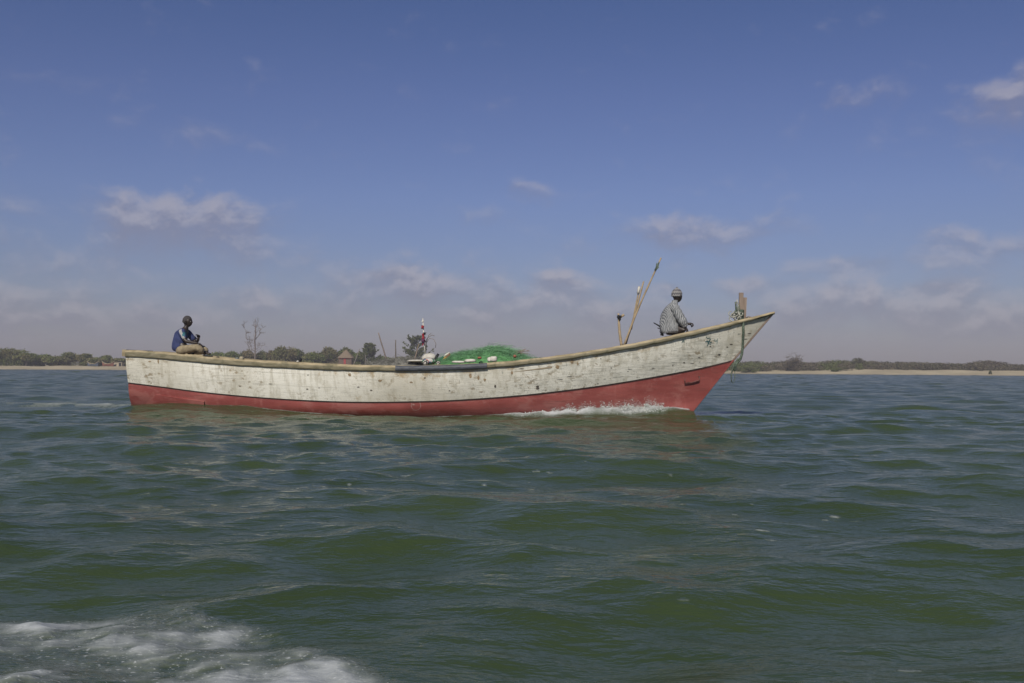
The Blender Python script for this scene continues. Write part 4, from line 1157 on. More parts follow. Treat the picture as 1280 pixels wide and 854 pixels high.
# ------------------------------------------------------------------ poles and net heap in the boat
def bam(mb, a, b, r, bends=.02):
    a = Vector(a); b = Vector(b); n = 14; pts = []; rad = []
    side = (b - a).cross(Vector((0, 1, 0))).normalized()
    for k in range(n + 1):
        t = k / n; pts.append(a + (b - a) * t + side * math.sin(t * PI * 1.3) * bends); rad.append(r * (1 - .3 * t) * (1.18 if k % 3 == 0 else 1))
    mb.tube(pts, rad, 8)
GP = 'poles carried forward in the boat'
yb = ycen(790) + .1
mb = MB(); bam(mb, P(780, 432, yb), P(825.5, 322, yb), .022); r1 = mb.build('bamboo_pole', M['bamboo'], None, P(780, 432, yb)); tag(r1, 'longest bamboo pole leaning right with a dark tie near its tip', 'pole', GP)
mb = MB()
for k in range(6): mb.tube([P(820 + rnd.uniform(-2, 2.5), 337 + rnd.uniform(-2, 2), yb - .04), P(822 + rnd.uniform(-2, 2), 331 + rnd.uniform(-3, 3), yb - .03)], .012, 5)
mb.build('tie', M['rope'], r1, r1.location).location = (0, 0, 0)
mb = MB(); bam(mb, P(782, 430, yb + .12), P(805, 352, yb + .12), .023, -.01); r2 = mb.build('bamboo_pole', M['bamboo'], None, P(782, 430, yb + .12)); tag(r2, 'shorter bamboo pole crossing behind the longest one', 'pole', GP)
mb = MB(); bam(mb, P(789, 412, yb + .2), P(799.5, 358, yb + .2), .018, .0); mb.tube([P(797.6, 367, yb + .18), P(799, 358.5, yb + .18)], [.03, .026], 7, mi=1)
r3 = mb.build('thin_pole', [M['bamboo'], M['whitep']], None, P(789, 412, yb + .2)); tag(r3, 'thin pole with a white wrapped tip left of the crossed bamboo', 'pole', GP)
mb = MB(); bam(mb, P(777, 432, yb - .3), P(772.5, 392, yb - .3), .03, .01)
r4 = mb.build('forked_pole', M['bamboo'], None, P(777, 432, yb - .3)); tag(r4, 'short forked post with a dark knotted cloth at its top', 'post', GP)
mb = MB(); mb.tube([P(773.5, 399, yb - .3), P(777, 395.5, yb - .3), P(780, 393.5, yb - .3)], [.022, .024, .03], 7); mb.build('fork', M['bamboo'], r4, r4.location).location = (0, 0, 0)
mb = MB(); g = random.Random(5)
for k in range(10):
    c = P(773.5 + g.uniform(-2, 2), 397 + g.uniform(-2, 3), yb - .33); mb.tube([c, c + Vector((g.uniform(-.05, .05), g.uniform(-.03, .03), g.uniform(-.08, .02)))], .018, 5)
mb.build('knotted_cloth', M['black'], r4, r4.location).location = (0, 0, 0)
ym = ycen(500)
lean_post(484, 456, 473.5, 416, ym + .2, .018, 'leaning_stick', 'pale stick leaning left out of the boat near the pale nets', 'stick', M['deadwood'], 1)
lean_post(494, 456, 495, 425, ym, .014, 'upright_stick', 'thin dark upright stick in the boat left of the flagged pole', 'stick', M['trunk'], 1)
lean_post(517, 452, 524, 430, ycen(520) - .2, .014, 'short_brown_stick', 'short brown stick leaning against the palm side of the flagged pole', 'stick', M['post'], 1)
# flag pole
yf = ycen(528); a = P(532.5, 452, yf); root = empty('flag_pole', a); tag(root, 'thin white marker pole wrapped in torn red cloth', 'marker pole')
mb = MB(); mb.tube([P(532.5, 452, yf), P(530, 425, yf), P(528.5, 398, yf)], [.018, .015, .011], 7); mb.build('pole', M['whitep'], root, a).location = (0, 0, 0)
g = random.Random(8)
def rag(name, u, v, hw, hh, mat, n=9):
    mb = MB()
    for k in range(n):
        uu = u + g.uniform(-hw, hw); c = P(uu, v - hh + g.uniform(0, hh * .4), yf - .03 + g.uniform(-.03, .03)); rows = []
        w = g.uniform(.010, .024); L = hh * 2 / 56 * g.uniform(.6, 1)
        for i in range(6):
            f = i / 5; rows.append([c + Vector((-w + .015 * math.sin(i * 2 + k), .02 * math.sin(i + k), -L * f)), c + Vector((w * (1 - f * .5) + .015 * math.sin(i * 2 + k), .02 * math.cos(i + k), -L * f))])
        mb.grid(rows)
    mb.build(name, mat, root, a).location = (0, 0, 0)
rag('red_rag', 528.6, 409, 1.2, 2.2, M['redp'], 7); rag('red_rag', 529.2, 423, .8, 7, M['redp'], 8); rag('dark_rag', 531, 417.5, .9, 2, M['black'], 4); rag('white_rag', 528.3, 402, .1, 1.6, M['whitep'], 1); rag('dark_rag', 529.5, 426, 1.6, 4, simple('purple_rag', (.10, .04, .09), None, 8), 6)
# wiry cane curling beside the flag
mb = MB()
for (pts) in ([(531, 428), (535, 422), (540, 419), (543, 420)], [(532, 430), (537, 423), (542, 424), (545, 430), (544, 435)], [(533, 428), (536, 419), (539, 417)]):
    mb.tube([P(u, v, yf + .25) for u, v in [(532, 450)] + pts], .007, 5)
o = mb.build('bent_cane', M['deadwood'], None, P(532, 450, yf + .25)); tag(o, 'thin wiry canes curling out to the right of the flagged pole', 'cane')

def mound(mb, prof, yc, halfd, zbase, seed, amp=.05, mi=0):
    """heap: profile of (u, v) tops at distance yc; falls away front and back"""
    prof = np.array(prof, float); us = np.linspace(prof[0, 0], prof[-1, 0], 46); rows = []; g = np.random.default_rng(seed)
    for i in range(17):
        f = -1 + 2 * i / 16; r = []
        for j, u in enumerate(us):
            top = P(u, float(np.interp(u, prof[:, 0], prof[:, 1])), yc); zb = zbase(u)
            sh = math.sqrt(max(0, 1 - f * f)); z = zb + (top.z - zb) * sh * 1.0
            nz = float(fbm(np.array(u * .35 + 7), np.array(f * 3 + 3), seed, 3)) - .5
            r.append(Vector((top.x, yc + f * halfd, z + nz * amp * 2 * sh)))
        rows.append(r)
    mb.grid(rows, mi, True, True)
    return rows
def base_z(drop):
    def f(u):
        j = min(max(int((u - 157) / 811 * (NJ - 1)), 0), NJ - 1); return sheerN[j].z - drop
    return f
def strands(mb, rows, n, up, seed, width=.004, spread=.14):
    g = random.Random(seed); nr = len(rows)
    for k in range(n):
        i = min(nr - 1, max(0, int(g.gauss(nr / 2, nr / 5)))); j = g.randrange(len(rows[0])); p = rows[i][j]
        d = Vector((g.gauss(0, 1), g.gauss(0, .6), g.uniform(-.2, .6))).normalized(); L = g.uniform(.4, 1) * up
        q = p + Vector((g.gauss(0, spread * .3), g.gauss(0, .05), 0)); w = Vector((g.gauss(0, 1), g.gauss(0, 1), g.gauss(0, 1))).normalized() * width
        A = [];B = []
        for s in range(5):
            f = s / 4; c = q + d * L * f + Vector((spread * f * f * g.uniform(-.6, 1), 0, -L * .8 * f * f * g.uniform(.2, 1.0))); A.append(c - w); B.append(c + w)
        mb.grid([A, B], smooth=False)
nroot = empty('fishing_net', P(605, 453, ycen(605))); tag(nroot, 'large heap of bright green fishing net piled above the gunwale', 'fishing net')
mb = MB(); rows = mound(mb, [(549, 453), (558, 449.5), (568, 445), (580, 442), (592, 441), (602, 439.5), (610, 436), (618, 434.5), (627, 437), (636, 441), (647, 446), (657, 450)], ycen(605), .62, base_z(.2), 4, .05)
mb.build('net_heap', M['net'], nroot, nroot.location).location = (0, 0, 0)
mb = MB(); strands(mb, rows, 9500, .25, 6, .0015, .28); mb.build('loose_mesh', M['netloose'], nroot, nroot.location).location = (0, 0, 0)
mb = MB(); g = random.Random(14)
for k in range(7):
    mb.tube([P(640 + g.uniform(-4, 4), 445, ycen(640) - .1), P(647 + g.uniform(-3, 4), 440 + g.uniform(-2, 3), ycen(640) - .1), P(652 + g.uniform(-3, 10), 437 + g.uniform(-2, 8), ycen(640) - .15)], .006, 5)
mb.build('net_rope', M['post'], nroot, nroot.location).location = (0, 0, 0)
proot = empty('pale_net', P(495, 455, ycen(495))); tag(proot, 'low heap of pale grey net left of the white sack', 'fishing net')
mb = MB(); rows = mound(mb, [(462, 456.5), (475, 452), (488, 450), (500, 449), (512, 448), (522, 450), (530, 453)], ycen(495), .6, base_z(.2), 9, .04)
mb.build('net_heap', M['netpale'], proot, proot.location).location = (0, 0, 0)
mb = MB(); strands(mb, rows, 3000, .16, 16, .002, .2); mb.build('loose_mesh', M['netpale'], proot, proot.location).location = (0, 0, 0)

def lump(u, v, ru, rv, y, mat, name, label, cat, seed=0, group=None, sq=1.0, depth=.14):
    g = np.random.default_rng(seed); c = P(u, v, y); s = y / F; mb = MB(); rows = []
    for i in range(13):
        ph = -PI / 2 + PI * i / 12; r = []
        for j in range(20):
            th = 2 * PI * j / 20
            ca, sa, cz = math.cos(ph) * math.cos(th), math.cos(ph) * math.sin(th), math.sin(ph)
            k = (abs(ca) ** (2 / sq) + abs(sa) ** (2 / sq) + abs(cz) ** (2 / sq)) ** (-sq / 2) if sq < 1 else 1
            n = 1 + .16 * (float(fbm(np.array(ca * 2 + seed + 5), np.array(cz * 2 + sa + 5), seed, 3)) - .5) * 2
            r.append(c + Vector((ca * k * n * ru * s, sa * k * n * depth, cz * k * n * rv * s)))
        r.append(r[0]); rows.append(r)
    mb.grid(rows); o = mb.build(name, mat, None, c); tag(o, label, cat, group); return o
yn = ycen(535) - .35
lump(537, 447.5, 9.5, 6.0, yn + .1, M['whitep'], 'white_sack', 'rounded white sack at the foot of the flagged pole', 'sack', 2, depth=.2)
lump(521, 451.2, 12, 1.6, yn, M['whitep'], 'white_sheet', 'flat white plastic sheet lying over the pale net', 'sheet', 3)
lump(536, 451.5, 8.5, 4.2, yn - .15, M['wrap'], 'patterned_bundle', 'bundle in black white and red printed wrapping on the rail', 'bundle', 4, depth=.14)
def make_float(u, v, r, label, mat, group=None):
    c = P(u, v, ycen(u) - .75); root = empty('striped_float', c); tag(root, label, 'float', group)
    mb = MB(); rows = []
    for i in range(9):
        ph = -PI / 2 + PI * i / 8; rows.append([c + Vector((math.cos(ph) * math.cos(2 * PI * j / 16) * r, math.cos(ph) * math.sin(2 * PI * j / 16) * r, math.sin(ph) * r)) for j in range(17)])
    mb.grid(rows); mb.build('ball', M['whitep'], root, c).location = (0, 0, 0)
    mb = MB()
    for k in range(3):
        ax = Vector((math.cos(k * 1.05), .35, math.sin(k * 1.05))).normalized(); e = ax.orthogonal().normalized(); f = ax.cross(e)
        mb.tube([c + (e * math.cos(t * PI / 8) + f * math.sin(t * PI / 8)) * r * 1.0 for t in range(17)], r * .13, 5)
    mb.build('black_bands', M['black'], root, c).location = (0, 0, 0)
make_float(532, 453.2, .062, 'white ball float with black bands on the dark rail guard', None)
make_float(548, 454.0, .045, 'smaller black banded white ball right of the patterned bundle', None)
# bundle of coloured sticks
c0 = P(552, 452, yn); root = empty('coloured_sticks', c0); tag(root, 'bundle of green yellow and red cloth wrapped sticks leaning right before the net', 'stick bundle')
for nm, u0, v0, u1, v1, r, mt in (('green_stick', 546, 454, 556, 445, .028, simple('green_wrap', (.02, .13, .08), None, 8)), ('yellow_band', 554, 450.5, 559, 446, .03, simple('orange_wrap', (.5, .26, .05), None, 8)), ('red_end', 557, 448, 562.5, 443, .028, M['redp']), ('white_stick', 553, 447.5, 562, 440.8, .02, M['whitep']), ('black_strap', 541, 455, 548, 442.5, .035, M['black'])):
    mb = MB(); mb.tube([P(u0, v0, yn), P((u0 + u1) / 2, (v0 + v1) / 2 - .4, yn - .02), P(u1, v1, yn)], [r, r * 1.1, r * .8], 8); mb.build(nm, mt, root, c0).location = (0, 0, 0)
GF = 'white foam floats along the rail'
lump(573, 452.6, 8, 1.5, ycen(573) - .85, M['whitep'], 'foam_float', 'long flat white float left end of the net heap', 'float', 6, GF, .6, .08)
lump(588, 451.0, 7, 2.2, ycen(588) - .85, M['whitep'], 'foam_float', 'flat white float in the middle of the dark rail guard', 'float', 7, GF, .6, .09)
lump(612, 449.5, 2.8, 2.8, ycen(612) - .85, M['whitep'], 'foam_float', 'small blocky float at the left of the pair by the rail guard end', 'float', 8, GF, .5, .07)
lump(617, 449.0, 4.2, 3.4, ycen(617) - .85, M['whitep'], 'foam_float', 'largest blocky white float at the right end of the rail guard', 'float', 9, GF, .5, .09)
GR = 'small reddish floats caught in the green net'
rmat = simple('faded_red_float', (.30, .12, .075), None, 9)
lump(599.5, 447.5, 2.6, 1.6, ycen(600) - .68, rmat, 'red_float', 'reddish float in the middle of the green net', 'float', 10, GR, 1, .05)
lump(643.5, 445.5, 2.4, 2.0, ycen(643) - .62, rmat, 'red_float', 'reddish float at the right end of the green net', 'float', 11, GR, 1, .05)
# odds and ends farther aft
ya = ycen(300) - .3
lump(302, 448.5, 3.2, 3.0, ya, simple('beige_canvas', (.35, .31, .22), None, 9), 'canvas_bag', 'small beige bag on the boat right of the seated man', 'bag', 12, depth=.08)
lump(296.5, 448.8, 2.4, 2.2, ya - .02, simple('grey_can', (.16, .18, .18), None, 9), 'grey_bundle', 'small grey bundle touching the beige bag', 'bundle', 13, depth=.07)
lump(375.3, 450.2, 2.2, 2.6, ycen(375) - .5, M['black'], 'black_bundle', 'small black bundle on the rail left of the hut', 'bundle', 14, depth=.06)
lump(372.3, 452.0, 1.8, 1.2, ycen(375) - .55, M['whitep'], 'white_cup', 'tiny pale cup beside the black bundle', 'cup', 15, depth=.05)
lump(272, 447, 2.2, 1.2, ycen(272) - .2, M['black'], 'dark_coil', 'low dark coil on the rail right of the seated man', 'coil', 16, depth=.08)

# ------------------------------------------------------------------ people
def skin_mesh(verts, edges, radii, sub=2, root=0):
    me = bpy.data.meshes.new('tmp'); me.from_pydata([tuple(v) for v in verts], edges, []); o = bpy.data.objects.new('tmp', me); col.objects.link(o)
    md = o.modifiers.new('skin', 'SKIN'); md.use_smooth_shade = True
    sv = me.skin_vertices[0].data
    for i, r in enumerate(radii):
        rr = r if hasattr(r, '__len__') else (r, r); sv[i].radius = rr; sv[i].use_root = (i == root)
    s = o.modifiers.new('sub', 'SUBSURF'); s.levels = sub; s.render_levels = sub
    dg = bpy.context.evaluated_depsgraph_get(); dg.update(); ev = o.evaluated_get(dg); m2 = ev.to_mesh()
    V = [v.co.copy() for v in m2.vertices]; Fs = [tuple(p.vertices) for p in m2.polygons]; ev.to_mesh_clear()
    bpy.data.objects.remove(o); bpy.data.meshes.remove(me)
    return V, Fs
def chain(mb, pts, rad, sub=2, mi=0):
    V, Fs = skin_mesh(pts, [(i, i + 1) for i in range(len(pts) - 1)], rad, sub); mb.add(V, Fs, mi, True)
def head_mesh(mb, c, yaw, pitch, r=.105, mi=0):
    R = Matrix.Rotation(yaw, 3, 'Z') @ Matrix.Rotation(pitch, 3, 'Y'); rows = []
    for i in range(25):
        ph = -PI / 2 + PI * i / 24; row = []
        for j in range(32):
            th = 2 * PI * j / 32; x, y, z = math.cos(ph) * math.cos(th), math.cos(ph) * math.sin(th), math.sin(ph)
            X = x * .98; Y = y * .76; Z = z * 1.16
            if z < 0: X *= 1 - .10 * z * z; Y *= 1 - .34 * (-z); 
            if z < 0 and x > 0: X += .16 * (-z) * x            # jaw forward
            if z < -.2 and x < 0: X *= 1 - .35 * (-z)
            X += .20 * math.exp(-((y) / .16) ** 2 - ((z + .12) / .16) ** 2) * (x > 0)     # nose
            X += .07 * math.exp(-((y) / .30) ** 2 - ((z + .48) / .12) ** 2) * (x > 0)     # lips
            X += .05 * math.exp(-((y) / .45) ** 2 - ((z - .16) / .10) ** 2) * (x > 0)     # brow
            X -= .07 * math.exp(-((abs(y) - .34) / .16) ** 2 - ((z - .0) / .10) ** 2) * (x > 0)  # sockets
            row.append(Vector(c) + R @ Vector((X, Y, Z)) * r)
        row.append(row[0]); rows.append(row)
    mb.grid(rows, mi)
    for s in (-1, 1):   # ears
        e = MB(); base = Vector(c) + R @ Vector((-.02, s * .76, -.04)) * r; pts = []
        mb.tube([base + R @ Vector((math.cos(t) * .12, s * .10, math.sin(t) * .22)) * r for t in [k * PI / 4 for k in range(9)]], r * .075, 6, mi)
    return R
def hand(mb, wrist, direction, palm_n, curl, scale=1.0, thumb_side=1, mi=0):
    """palm and five bent fingers"""
    d = Vector(direction).normalized(); n = Vector(palm_n); n = (n - d * n.dot(d)).normalized(); s = d.cross(n) * thumb_side; w = Vector(wrist)
    k = scale
    chain(mb, [w - d * .02, w + d * .03 * k, w + d * .075 * k], [(.024 * k, .024 * k), (.034 * k, .022 * k), (.036 * k, .018 * k)], 1, mi)
    for i, (off, L) in enumerate(((.028, .070), (.010, .078), (-.009, .072), (-.027, .056))):
        p = w + d * .055 * k + s * off * k; pts = [p]; a = 0
        for q in range(3):
            a += curl; pts.append(pts[-1] + (d * math.cos(a) + n * math.sin(a)) * L * k * (.45, .32, .26)[q])
        chain(mb, [p, p + d * .025 * k] + [x + d * .025 * k for x in pts[1:]], [.0095 * k] * 2 + [.009 * k, .0085 * k, .0075 * k], 1, mi)
    p = w + d * .015 * k + s * .026 * k
    chain(mb, [p, p + (s * .8 + d * .7).normalized() * .035 * k, p + (s * .5 + d * .9 + n * .5).normalized() * .062 * k, p + (s * .2 + d * .8 + n * .9).normalized() * .08 * k], [.012 * k, .011 * k, .010 * k, .008 * k], 1, mi)
def cloth_part(name, verts, edges, radii, mat, parent, origin, noise=.012, seed=0, root=0, sub=3, extra=None):
    V, Fs = skin_mesh(verts, edges, radii, sub, root); mb = MB()
    me_ = bpy.data.meshes.new('t'); me_.from_pydata([tuple(v) for v in V], [], Fs); me_.update()
    N = [v.normal.copy() for v in me_.vertices]; bpy.data.meshes.remove(me_)
    V2 = []
    for v, n in zip(V, N):
        a = float(fbm(np.array(v.x * 9 + v.z * 5 + seed + 20), np.array(v.y * 9 + v.z * 3 + 20), seed, 3)) - .5
        V2.append(v + n * a * noise * 2)
    mb.add(V2, Fs, 0, True)
    mats = [mat]
    if extra: extra(mb, mats)
    o = mb.build(name, mats, parent, origin); o.location = (0, 0, 0); return o

def man_stern():
    y0 = ycen(232) - .10; S = P(226, 443.5, y0)   # seat point on the deck
    root = empty('person', S); tag(root, 'seated man in navy jersey and khaki trousers on the stern deck facing the bow', 'person')
    def L(x, y, z): return S + Vector((x, y, z))
    pel = L(-.02, 0, .10); bel = L(-.05, 0, .24); che = L(.0, 0, .42); nkb = L(.08, 0, .56); nk = L(.115, 0, .63); hd = L(.145, 0, .755)
    shN = L(.05, -.17, .50); shF = L(.10, .17, .50); elN = L(.20, -.26, .30); elF = L(.28, .20, .29)
    wrN = L(.47, -.22, .26); wrF = L(.395, .0, .33)
    knN = L(.50, -.23, .13); knF = L(.42, .27, .12); anN = L(.30, .02, .05); anF = L(.54, -.06, .06)
    mb = MB()
    verts = [pel, bel, che, nkb, nk, hd, shN, elN, wrN, shF, elF, wrF, knN, anN, knF, anF]
    ed = [(0, 1), (1, 2), (2, 3), (3, 4), (4, 5), (3, 6), (6, 7), (7, 8), (3, 9), (9, 10), (10, 11), (0, 12), (12, 13), (0, 14), (14, 15)]
    rad = [(.12, .14), (.11, .14), (.11, .15), (.07, .08), .052, .06, .060, .046, .028, .060, .046, .028, .07, .045, .07, .045]
    V, Fs = skin_mesh(verts, ed, rad, 2); mb.add(V, Fs, 0, True)
    head_mesh(mb, hd + Vector((.0, 0, .01)), -.18, .02, .112)
    hand(mb, wrN, (.8, .1, -.45), (.2, .2, -1), .45, 1.0, 1)
    hand(mb, wrF, (.12, -.05, 1), (-.3, -1, 0), .75, 1.25, -1)
    for an, dx in ((anN, (-.3, .5, 0)), (anF, (.9, -.2, -.1))):   # feet
        dv = Vector(dx).normalized(); chain(mb, [an - dv * .02, an + dv * .08 + Vector((0, 0, -.015)), an + dv * .19 + Vector((0, 0, -.02))], [(.04, .04), (.045, .035), (.04, .022)], 2)
    o = mb.build('body', M['skin'], root, S); o.location = (0, 0, 0)
    ey = MB(); Rr = Matrix.Rotation(-.18, 3, 'Z')
    for s in (-1, 1):
        c = hd + Vector((0, 0, .01)) + Rr @ Vector((.86, s * .32, .0)) * .112; ey = MB(); ey.tube([c, c + Rr @ Vector((.006, 0, 0))], [.012, .006], 8); ey.build('eye', M['eye'], root, S).location = (0, 0, 0)
    # hair cap
    hb = MB(); rows = []; c = hd + Vector((-.006, 0, .014))
    for i in range(14):
        ph = PI / 2 - i / 13 * 1.75; row = []
        for j in range(28):
            th = 2 * PI * j / 28; cut = .42 if math.cos(th) > .35 else (.05 if math.cos(th) > -.1 else -.35); p2 = max(ph, math.asin(cut))
            x, yy, z = math.cos(p2) * math.cos(th), math.cos(p2) * math.sin(th), math.sin(p2); row.append(c + Rr @ Vector((x * 1.02, yy * .81, z * 1.2)) * .114)
        row.append(row[0]); rows.append(row)
    hb.grid(rows, flip=True); hb.build('hair', M['hair'], root, S).location = (0, 0, 0)
    # jersey with a pale sleeve stripe
    jv = [pel + Vector((-.03, 0, -.05)), bel + Vector((-.01, 0, 0)), che, nkb + Vector((-.01, 0, -.01)), shN, lerp(shN, elN, .45), lerp(shN, elN, .82), shF, lerp(shF, elF, .45), lerp(shF, elF, .85)]
    je = [(0, 1), (1, 2), (2, 3), (3, 4), (4, 5), (5, 6), (3, 7), (7, 8), (8, 9)]
    jr = [(.16, .175), (.15, .165), (.155, .185), (.085, .10), .085, .072, .070, .085, .072, .07]
    def stripe(mb2, mats):
        mats.append(M['jpanel']); mats.append(M['teal'])
        for i, f in enumerate(mb2.f):
            cc = sum((Vector(mb2.v[q]) for q in f), Vector((0, 0, 0))) / len(f)
            a = shN + Vector((.0, -.02, .05)); b = lerp(shN, elN, .9); t = max(0, min(1, (cc - a).dot(b - a) / (b - a).length_squared)); dd = cc - (a + (b - a) * t)
            if Vector((dd.x, 0, dd.z)).length < .032 and cc.y < shN.y + .01: mb2.mi[i] = 1
            e = cc - L(.14, -.1, .47)
            if abs(e.x) < .028 and abs(e.z) < .05 and cc.y < S.y: mb2.mi[i] = 2
    cloth_part('jersey', jv, je, jr, M['navy'], root, S, .018, 3, extra=stripe)
    tb = MB()
    def leg(pts, rad):
        P_ = []; R_ = []; n = len(pts)
        for q in range(n - 1):
            p0 = pts[max(q - 1, 0)]; p1 = pts[q]; p2 = pts[q + 1]; p3 = pts[min(q + 2, n - 1)]
            for w_ in range(5):
                f = w_ / 5; P_.append(.5 * ((2 * p1) + (p2 - p0) * f + (2 * p0 - 5 * p1 + 4 * p2 - p3) * f * f + (3 * p1 - p0 - 3 * p2 + p3) * f ** 3))
                R_.append(lerp(rad[q], rad[q + 1], f) * (1 + .05 * math.sin((q * 5 + w_) * 2.1)))
        P_.append(pts[-1]); R_.append(rad[-1]); tb.tube(P_, R_, 16)
    leg([L(-.06, -.06, .08), L(.03, -.09, .10), L(.22, -.18, .13), L(.42, -.24, .16), L(.515, -.24, .125), L(.52, -.18, .065), L(.36, -.05, .055)], [.06, .11, .095, .08, .075, .062, .05])
    leg([L(-.08, .06, .09), L(.0, .10, .12), L(.20, .20, .15), L(.40, .28, .15), L(.50, .22, .10), L(.52, .08, .06), L(.54, -.02, .06)], [.06, .105, .09, .075, .07, .06, .05])
    tb.build('trousers', M['khaki'], root, S).location = (0, 0, 0)
man_stern()

def man_bow():
    y0 = ycen(838) - .12; S = P(838, 419.5, y0)
    root = empty('person', S); tag(root, 'man in grey striped shirt and knit hat sitting near the bow looking ahead', 'person')
    def L(x, y, z): return S + Vector((x, y, z))
    pel = L(-.06, 0, .13); bel = L(-.09, 0, .27); che = L(-.05, 0, .46); nkb = L(.06, 0, .62); nk = L(.10, .01, .69); hd = L(.15, .02, .84)
    shN = L(.03, -.19, .56); shF = L(.06, .19, .56); elN = L(.22, -.25, .29); elF = L(.24, .2, .32); wrN = L(.30, -.20, .15); wrF = L(.36, -.02, .25)
    knN = L(.30, -.22, .12); knF = L(.34, .22, .13); anN = L(.02, -.02, .05); anF = L(.22, .05, .05)
    mb = MB(); verts = [pel, bel, che, nkb, nk, hd, shN, elN, wrN, shF, elF, wrF, knN, anN, knF, anF]
    ed = [(0, 1), (1, 2), (2, 3), (3, 4), (4, 5), (3, 6), (6, 7), (7, 8), (3, 9), (9, 10), (10, 11), (0, 12), (12, 13), (0, 14), (14, 15)]
    rad = [(.12, .14), (.11, .14), (.12, .16), (.07, .08), .055, .06, .060, .046, .028, .060, .046, .028, .07, .045, .07, .045]
    V, Fs = skin_mesh(verts, ed, rad, 2); mb.add(V, Fs, 0, True)
    yaw = .55
    head_mesh(mb, hd, yaw, .05, .114)
    hand(mb, wrN, (.45, .0, -.8), (-.8, .2, -.3), .9, 1.1, -1); hand(mb, wrF, (1, -.1, .05), (0, 0, -1), 1.25, 1.35, 1)
    for an in (anN, anF):
        dv = Vector((-.5, -.6, 0)).normalized(); chain(mb, [an - dv * .02, an + dv * .08 + Vector((0, 0, -.015)), an + dv * .18 + Vector((0, 0, -.02))], [(.04, .04), (.045, .035), (.04, .022)], 2)
    mb.build('body', M['skin'], root, S).location = (0, 0, 0)
    Rr = Matrix.Rotation(yaw, 3, 'Z'); ey = MB()
    for s in (-1, 1):
        c = hd + Rr @ Vector((.86, s * .32, .0)) * .114; ey = MB(); ey.tube([c, c + Rr @ Vector((.006, 0, 0))], [.012, .006], 8); ey.build('eye', M['eye'], root, S).location = (0, 0, 0)
    hb = MB(); rows = []; c = hd + Vector((-.01, 0, .02))
    for i in range(16):
        ph = PI / 2 - i / 15 * 1.75; row = []
        for j in range(28):
            th = 2 * PI * j / 28; cut = .18 if math.cos(th) > .3 else -.15; p2 = max(ph, math.asin(cut))
            x, yy, z = math.cos(p2) * math.cos(th), math.cos(p2) * math.sin(th), math.sin(p2); row.append(c + Rr @ Vector((x * 1.08, yy * .92, z * 1.32)) * .118)
        row.append(row[0]); rows.append(row)
    hb.grid(rows, flip=True)
    top = c + Vector((0, 0, .155)); pr = []
    for i in range(7):
        ph = -PI / 2 + PI * i / 6; pr.append([top + Vector((math.cos(ph) * math.cos(2 * PI * j / 10), math.cos(ph) * math.sin(2 * PI * j / 10), math.sin(ph))) * .026 for j in range(11)])
    hb.grid(pr); ho = hb.build('knit_hat', M['hat'], root, c); ho.location = c - S
    sh = MB(); rows = []
    rings = [(-.01, .05, .20, .22), (.0, .09, .225, .25), (.0, .18, .23, .25), (-.015, .28, .21, .235), (-.015, .38, .195, .235), (-.005, .47, .18, .245), (.01, .55, .16, .25), (.03, .61, .135, .225), (.055, .665, .10, .16), (.08, .70, .075, .10), (.092, .73, .066, .072), (.10, .755, .064, .068)]
    fr = []
    for i in range(len(rings) - 1):
        for q in range(4): fr.append(tuple(lerp(rings[i][k], rings[i + 1][k], q / 4) for k in range(4)))
    fr.append(rings[-1])
    def wr(x, y, z, seed): return (float(fbm(np.array(x * 7 + z * 6 + 30), np.array(y * 5 + z * 9 + 30), seed, 3)) - .5)
    for (cx, z, ax, ay) in fr:
        row = []
        for j in range(36):
            th = 2 * PI * j / 36; ca, sa = math.cos(th), math.sin(th); fold = 1 + .05 * math.sin(th * 5 + z * 14) * min(1, (.7 - z) * 3 if z < .7 else 0) + .16 * wr(ca, sa, z * 2, 4)
            row.append(L(cx + ca * ax * fold, sa * ay * fold, z))
        row.append(row[0]); rows.append(row)
    sh.grid(rows)
    sh.add(rows[0][:-1], [tuple(range(36))[::-1]])
    for (a_, b_, c_, d_) in ((L(.0, -.15, .60), shN + Vector((.03, -.02, .01)), elN, wrN), (L(.02, .15, .60), shF + Vector((.03, .02, .01)), elF, wrF)):
        e_ = lerp(c_, d_, .72); pts = [a_, lerp(a_, b_, .6), b_, lerp(b_, c_, .33), lerp(b_, c_, .66), c_, lerp(c_, e_, .5), e_]; rad = [.05, .095, .10, .098, .095, .092, .078, .062]
        P_ = []; R_ = []
        for q in range(len(pts) - 1):
            for w_ in range(4): f = w_ / 4; P_.append(lerp(pts[q], pts[q + 1], f)); R_.append(lerp(rad[q], rad[q + 1], f) * (1 + .06 * math.sin((q * 4 + w_) * 1.7)))
        P_.append(pts[-1]); R_.append(rad[-1]); sh.tube(P_, R_, 16)
    sh.build('striped_shirt', M['stripe'], root, S).location = (0, 0, 0)
    tv = [pel + Vector((.0, 0, -.03)), lerp(pel, knN, .5), knN, lerp(knN, anN, .6), lerp(pel, knF, .5), knF, lerp(knF, anF, .6)]
    cloth_part('trousers', tv, [(0, 1), (1, 2), (2, 3), (0, 4), (4, 5), (5, 6)], [(.13, .13), .085, .075, .065, .085, .075, .065], M['darktr'], root, S, .015, 9)
    return S
man_bow()
yk = ycen(825) - .2
mb = MB(); mb.tube([P(817, 403.5, yk), P(824, 407.5, yk), P(828, 412, yk)], [.012, .018, .014], 6); mb.tube([P(822, 410, yk), P(828, 412, yk), P(828.5, 420, yk)], [.010, .016, .022], 6); mb.tube([P(828, 412, yk), P(827, 419.5, yk)], [.02, .03], 6)
o = mb.build('dark_branch', M['black'], None, P(828, 420, yk)); tag(o, 'dark forked stick poking out behind the back of the man at the bow', 'stick')

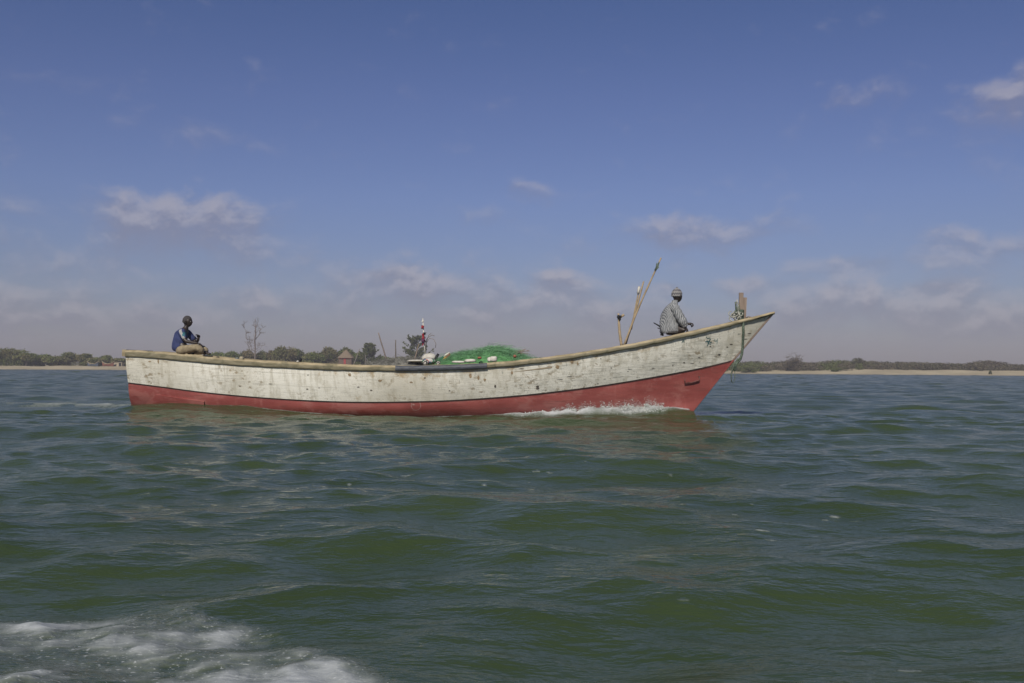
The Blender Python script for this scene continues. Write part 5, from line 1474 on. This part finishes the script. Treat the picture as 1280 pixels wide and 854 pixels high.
# ------------------------------------------------------------------ bow spray
def build_spray():
    g = np.random.default_rng(77)
    ico = bmesh.new(); bmesh.ops.create_icosphere(ico, subdivisions=1, radius=1); iv = np.array([v.co[:] for v in ico.verts]); iff = np.array([[v.index for v in f.verts] for f in ico.faces]); ico.free()
    prof_u = [575, 620, 660, 690, 720, 745, 775, 800, 812, 830, 850, 870]
    prof_h = [.0, .03, .09, .12, .16, .20, .15, .22, .20, .08, .03, .0]
    N = 14000; Cs = []; Rs = []
    for k in range(N):
        u = g.triangular(580, 745, 868) if k % 3 else g.uniform(690, 835)
        x = P(u, 515, 20.6).x; yy, x0, x1 = wl_y(np.array(x)); 
        h = float(np.interp(u, prof_u, prof_h)) * (.15 + 1.6 * float(fbm(np.array(u * .16), np.array(1.0), 5, 4)) ** 1.5)
        off = abs(g.normal()) * .13 + .02
        top = h * math.exp(-(max(off - .10, 0) / .16) ** 2); zb = float(hump(x)) - .02
        if k % 6 == 0: z = top * g.uniform(.8, 2.0) + .02; r = g.uniform(.003, .007)
        else: z = g.uniform(-.02, 1) ** 1 * top + .02 * g.normal(); r = g.uniform(.004, .015)
        Cs.append((x + g.normal() * .01, float(min(yy, 22)) - off, z + zb)); Rs.append(r)
    Cs = np.array(Cs); Rs = np.array(Rs); n = len(Cs)
    sc = g.uniform(.6, 1.4, (n, 1, 3))
    V = (Cs[:, None, :] + iv[None] * Rs[:, None, None] * sc).reshape(-1, 3)
    Fq = (iff[None] + (np.arange(n) * len(iv))[:, None, None]).reshape(-1, 3)
    me = np_mesh('bow_spray', V, Fq); o = link('bow_spray', me, M['foam']); tag(o, 'white broken spray thrown up along the red bow', 'spray', kind='stuff')
build_spray()

# ------------------------------------------------------------------ the dusty air
def build_haze():
    mb = MB(); mb.box((0, 240, 10.5), (1500, 1120, 24.0))
    m = bpy.data.materials.new('dusty_air'); m.use_nodes = True; nt = m.node_tree; nt.nodes.clear()
    out = nt.nodes.new('ShaderNodeOutputMaterial'); v = nt.nodes.new('ShaderNodeVolumePrincipled')
    v.inputs['Color'].default_value = (.80, .80, .92, 1); v.inputs['Density'].default_value = HAZE; v.inputs['Anisotropy'].default_value = 0.0
    nt.links.new(v.outputs[0], out.inputs['Volume'])
    o = mb.build('haze', m); tag(o, kind='stuff')
HAZE = .0009
build_haze()
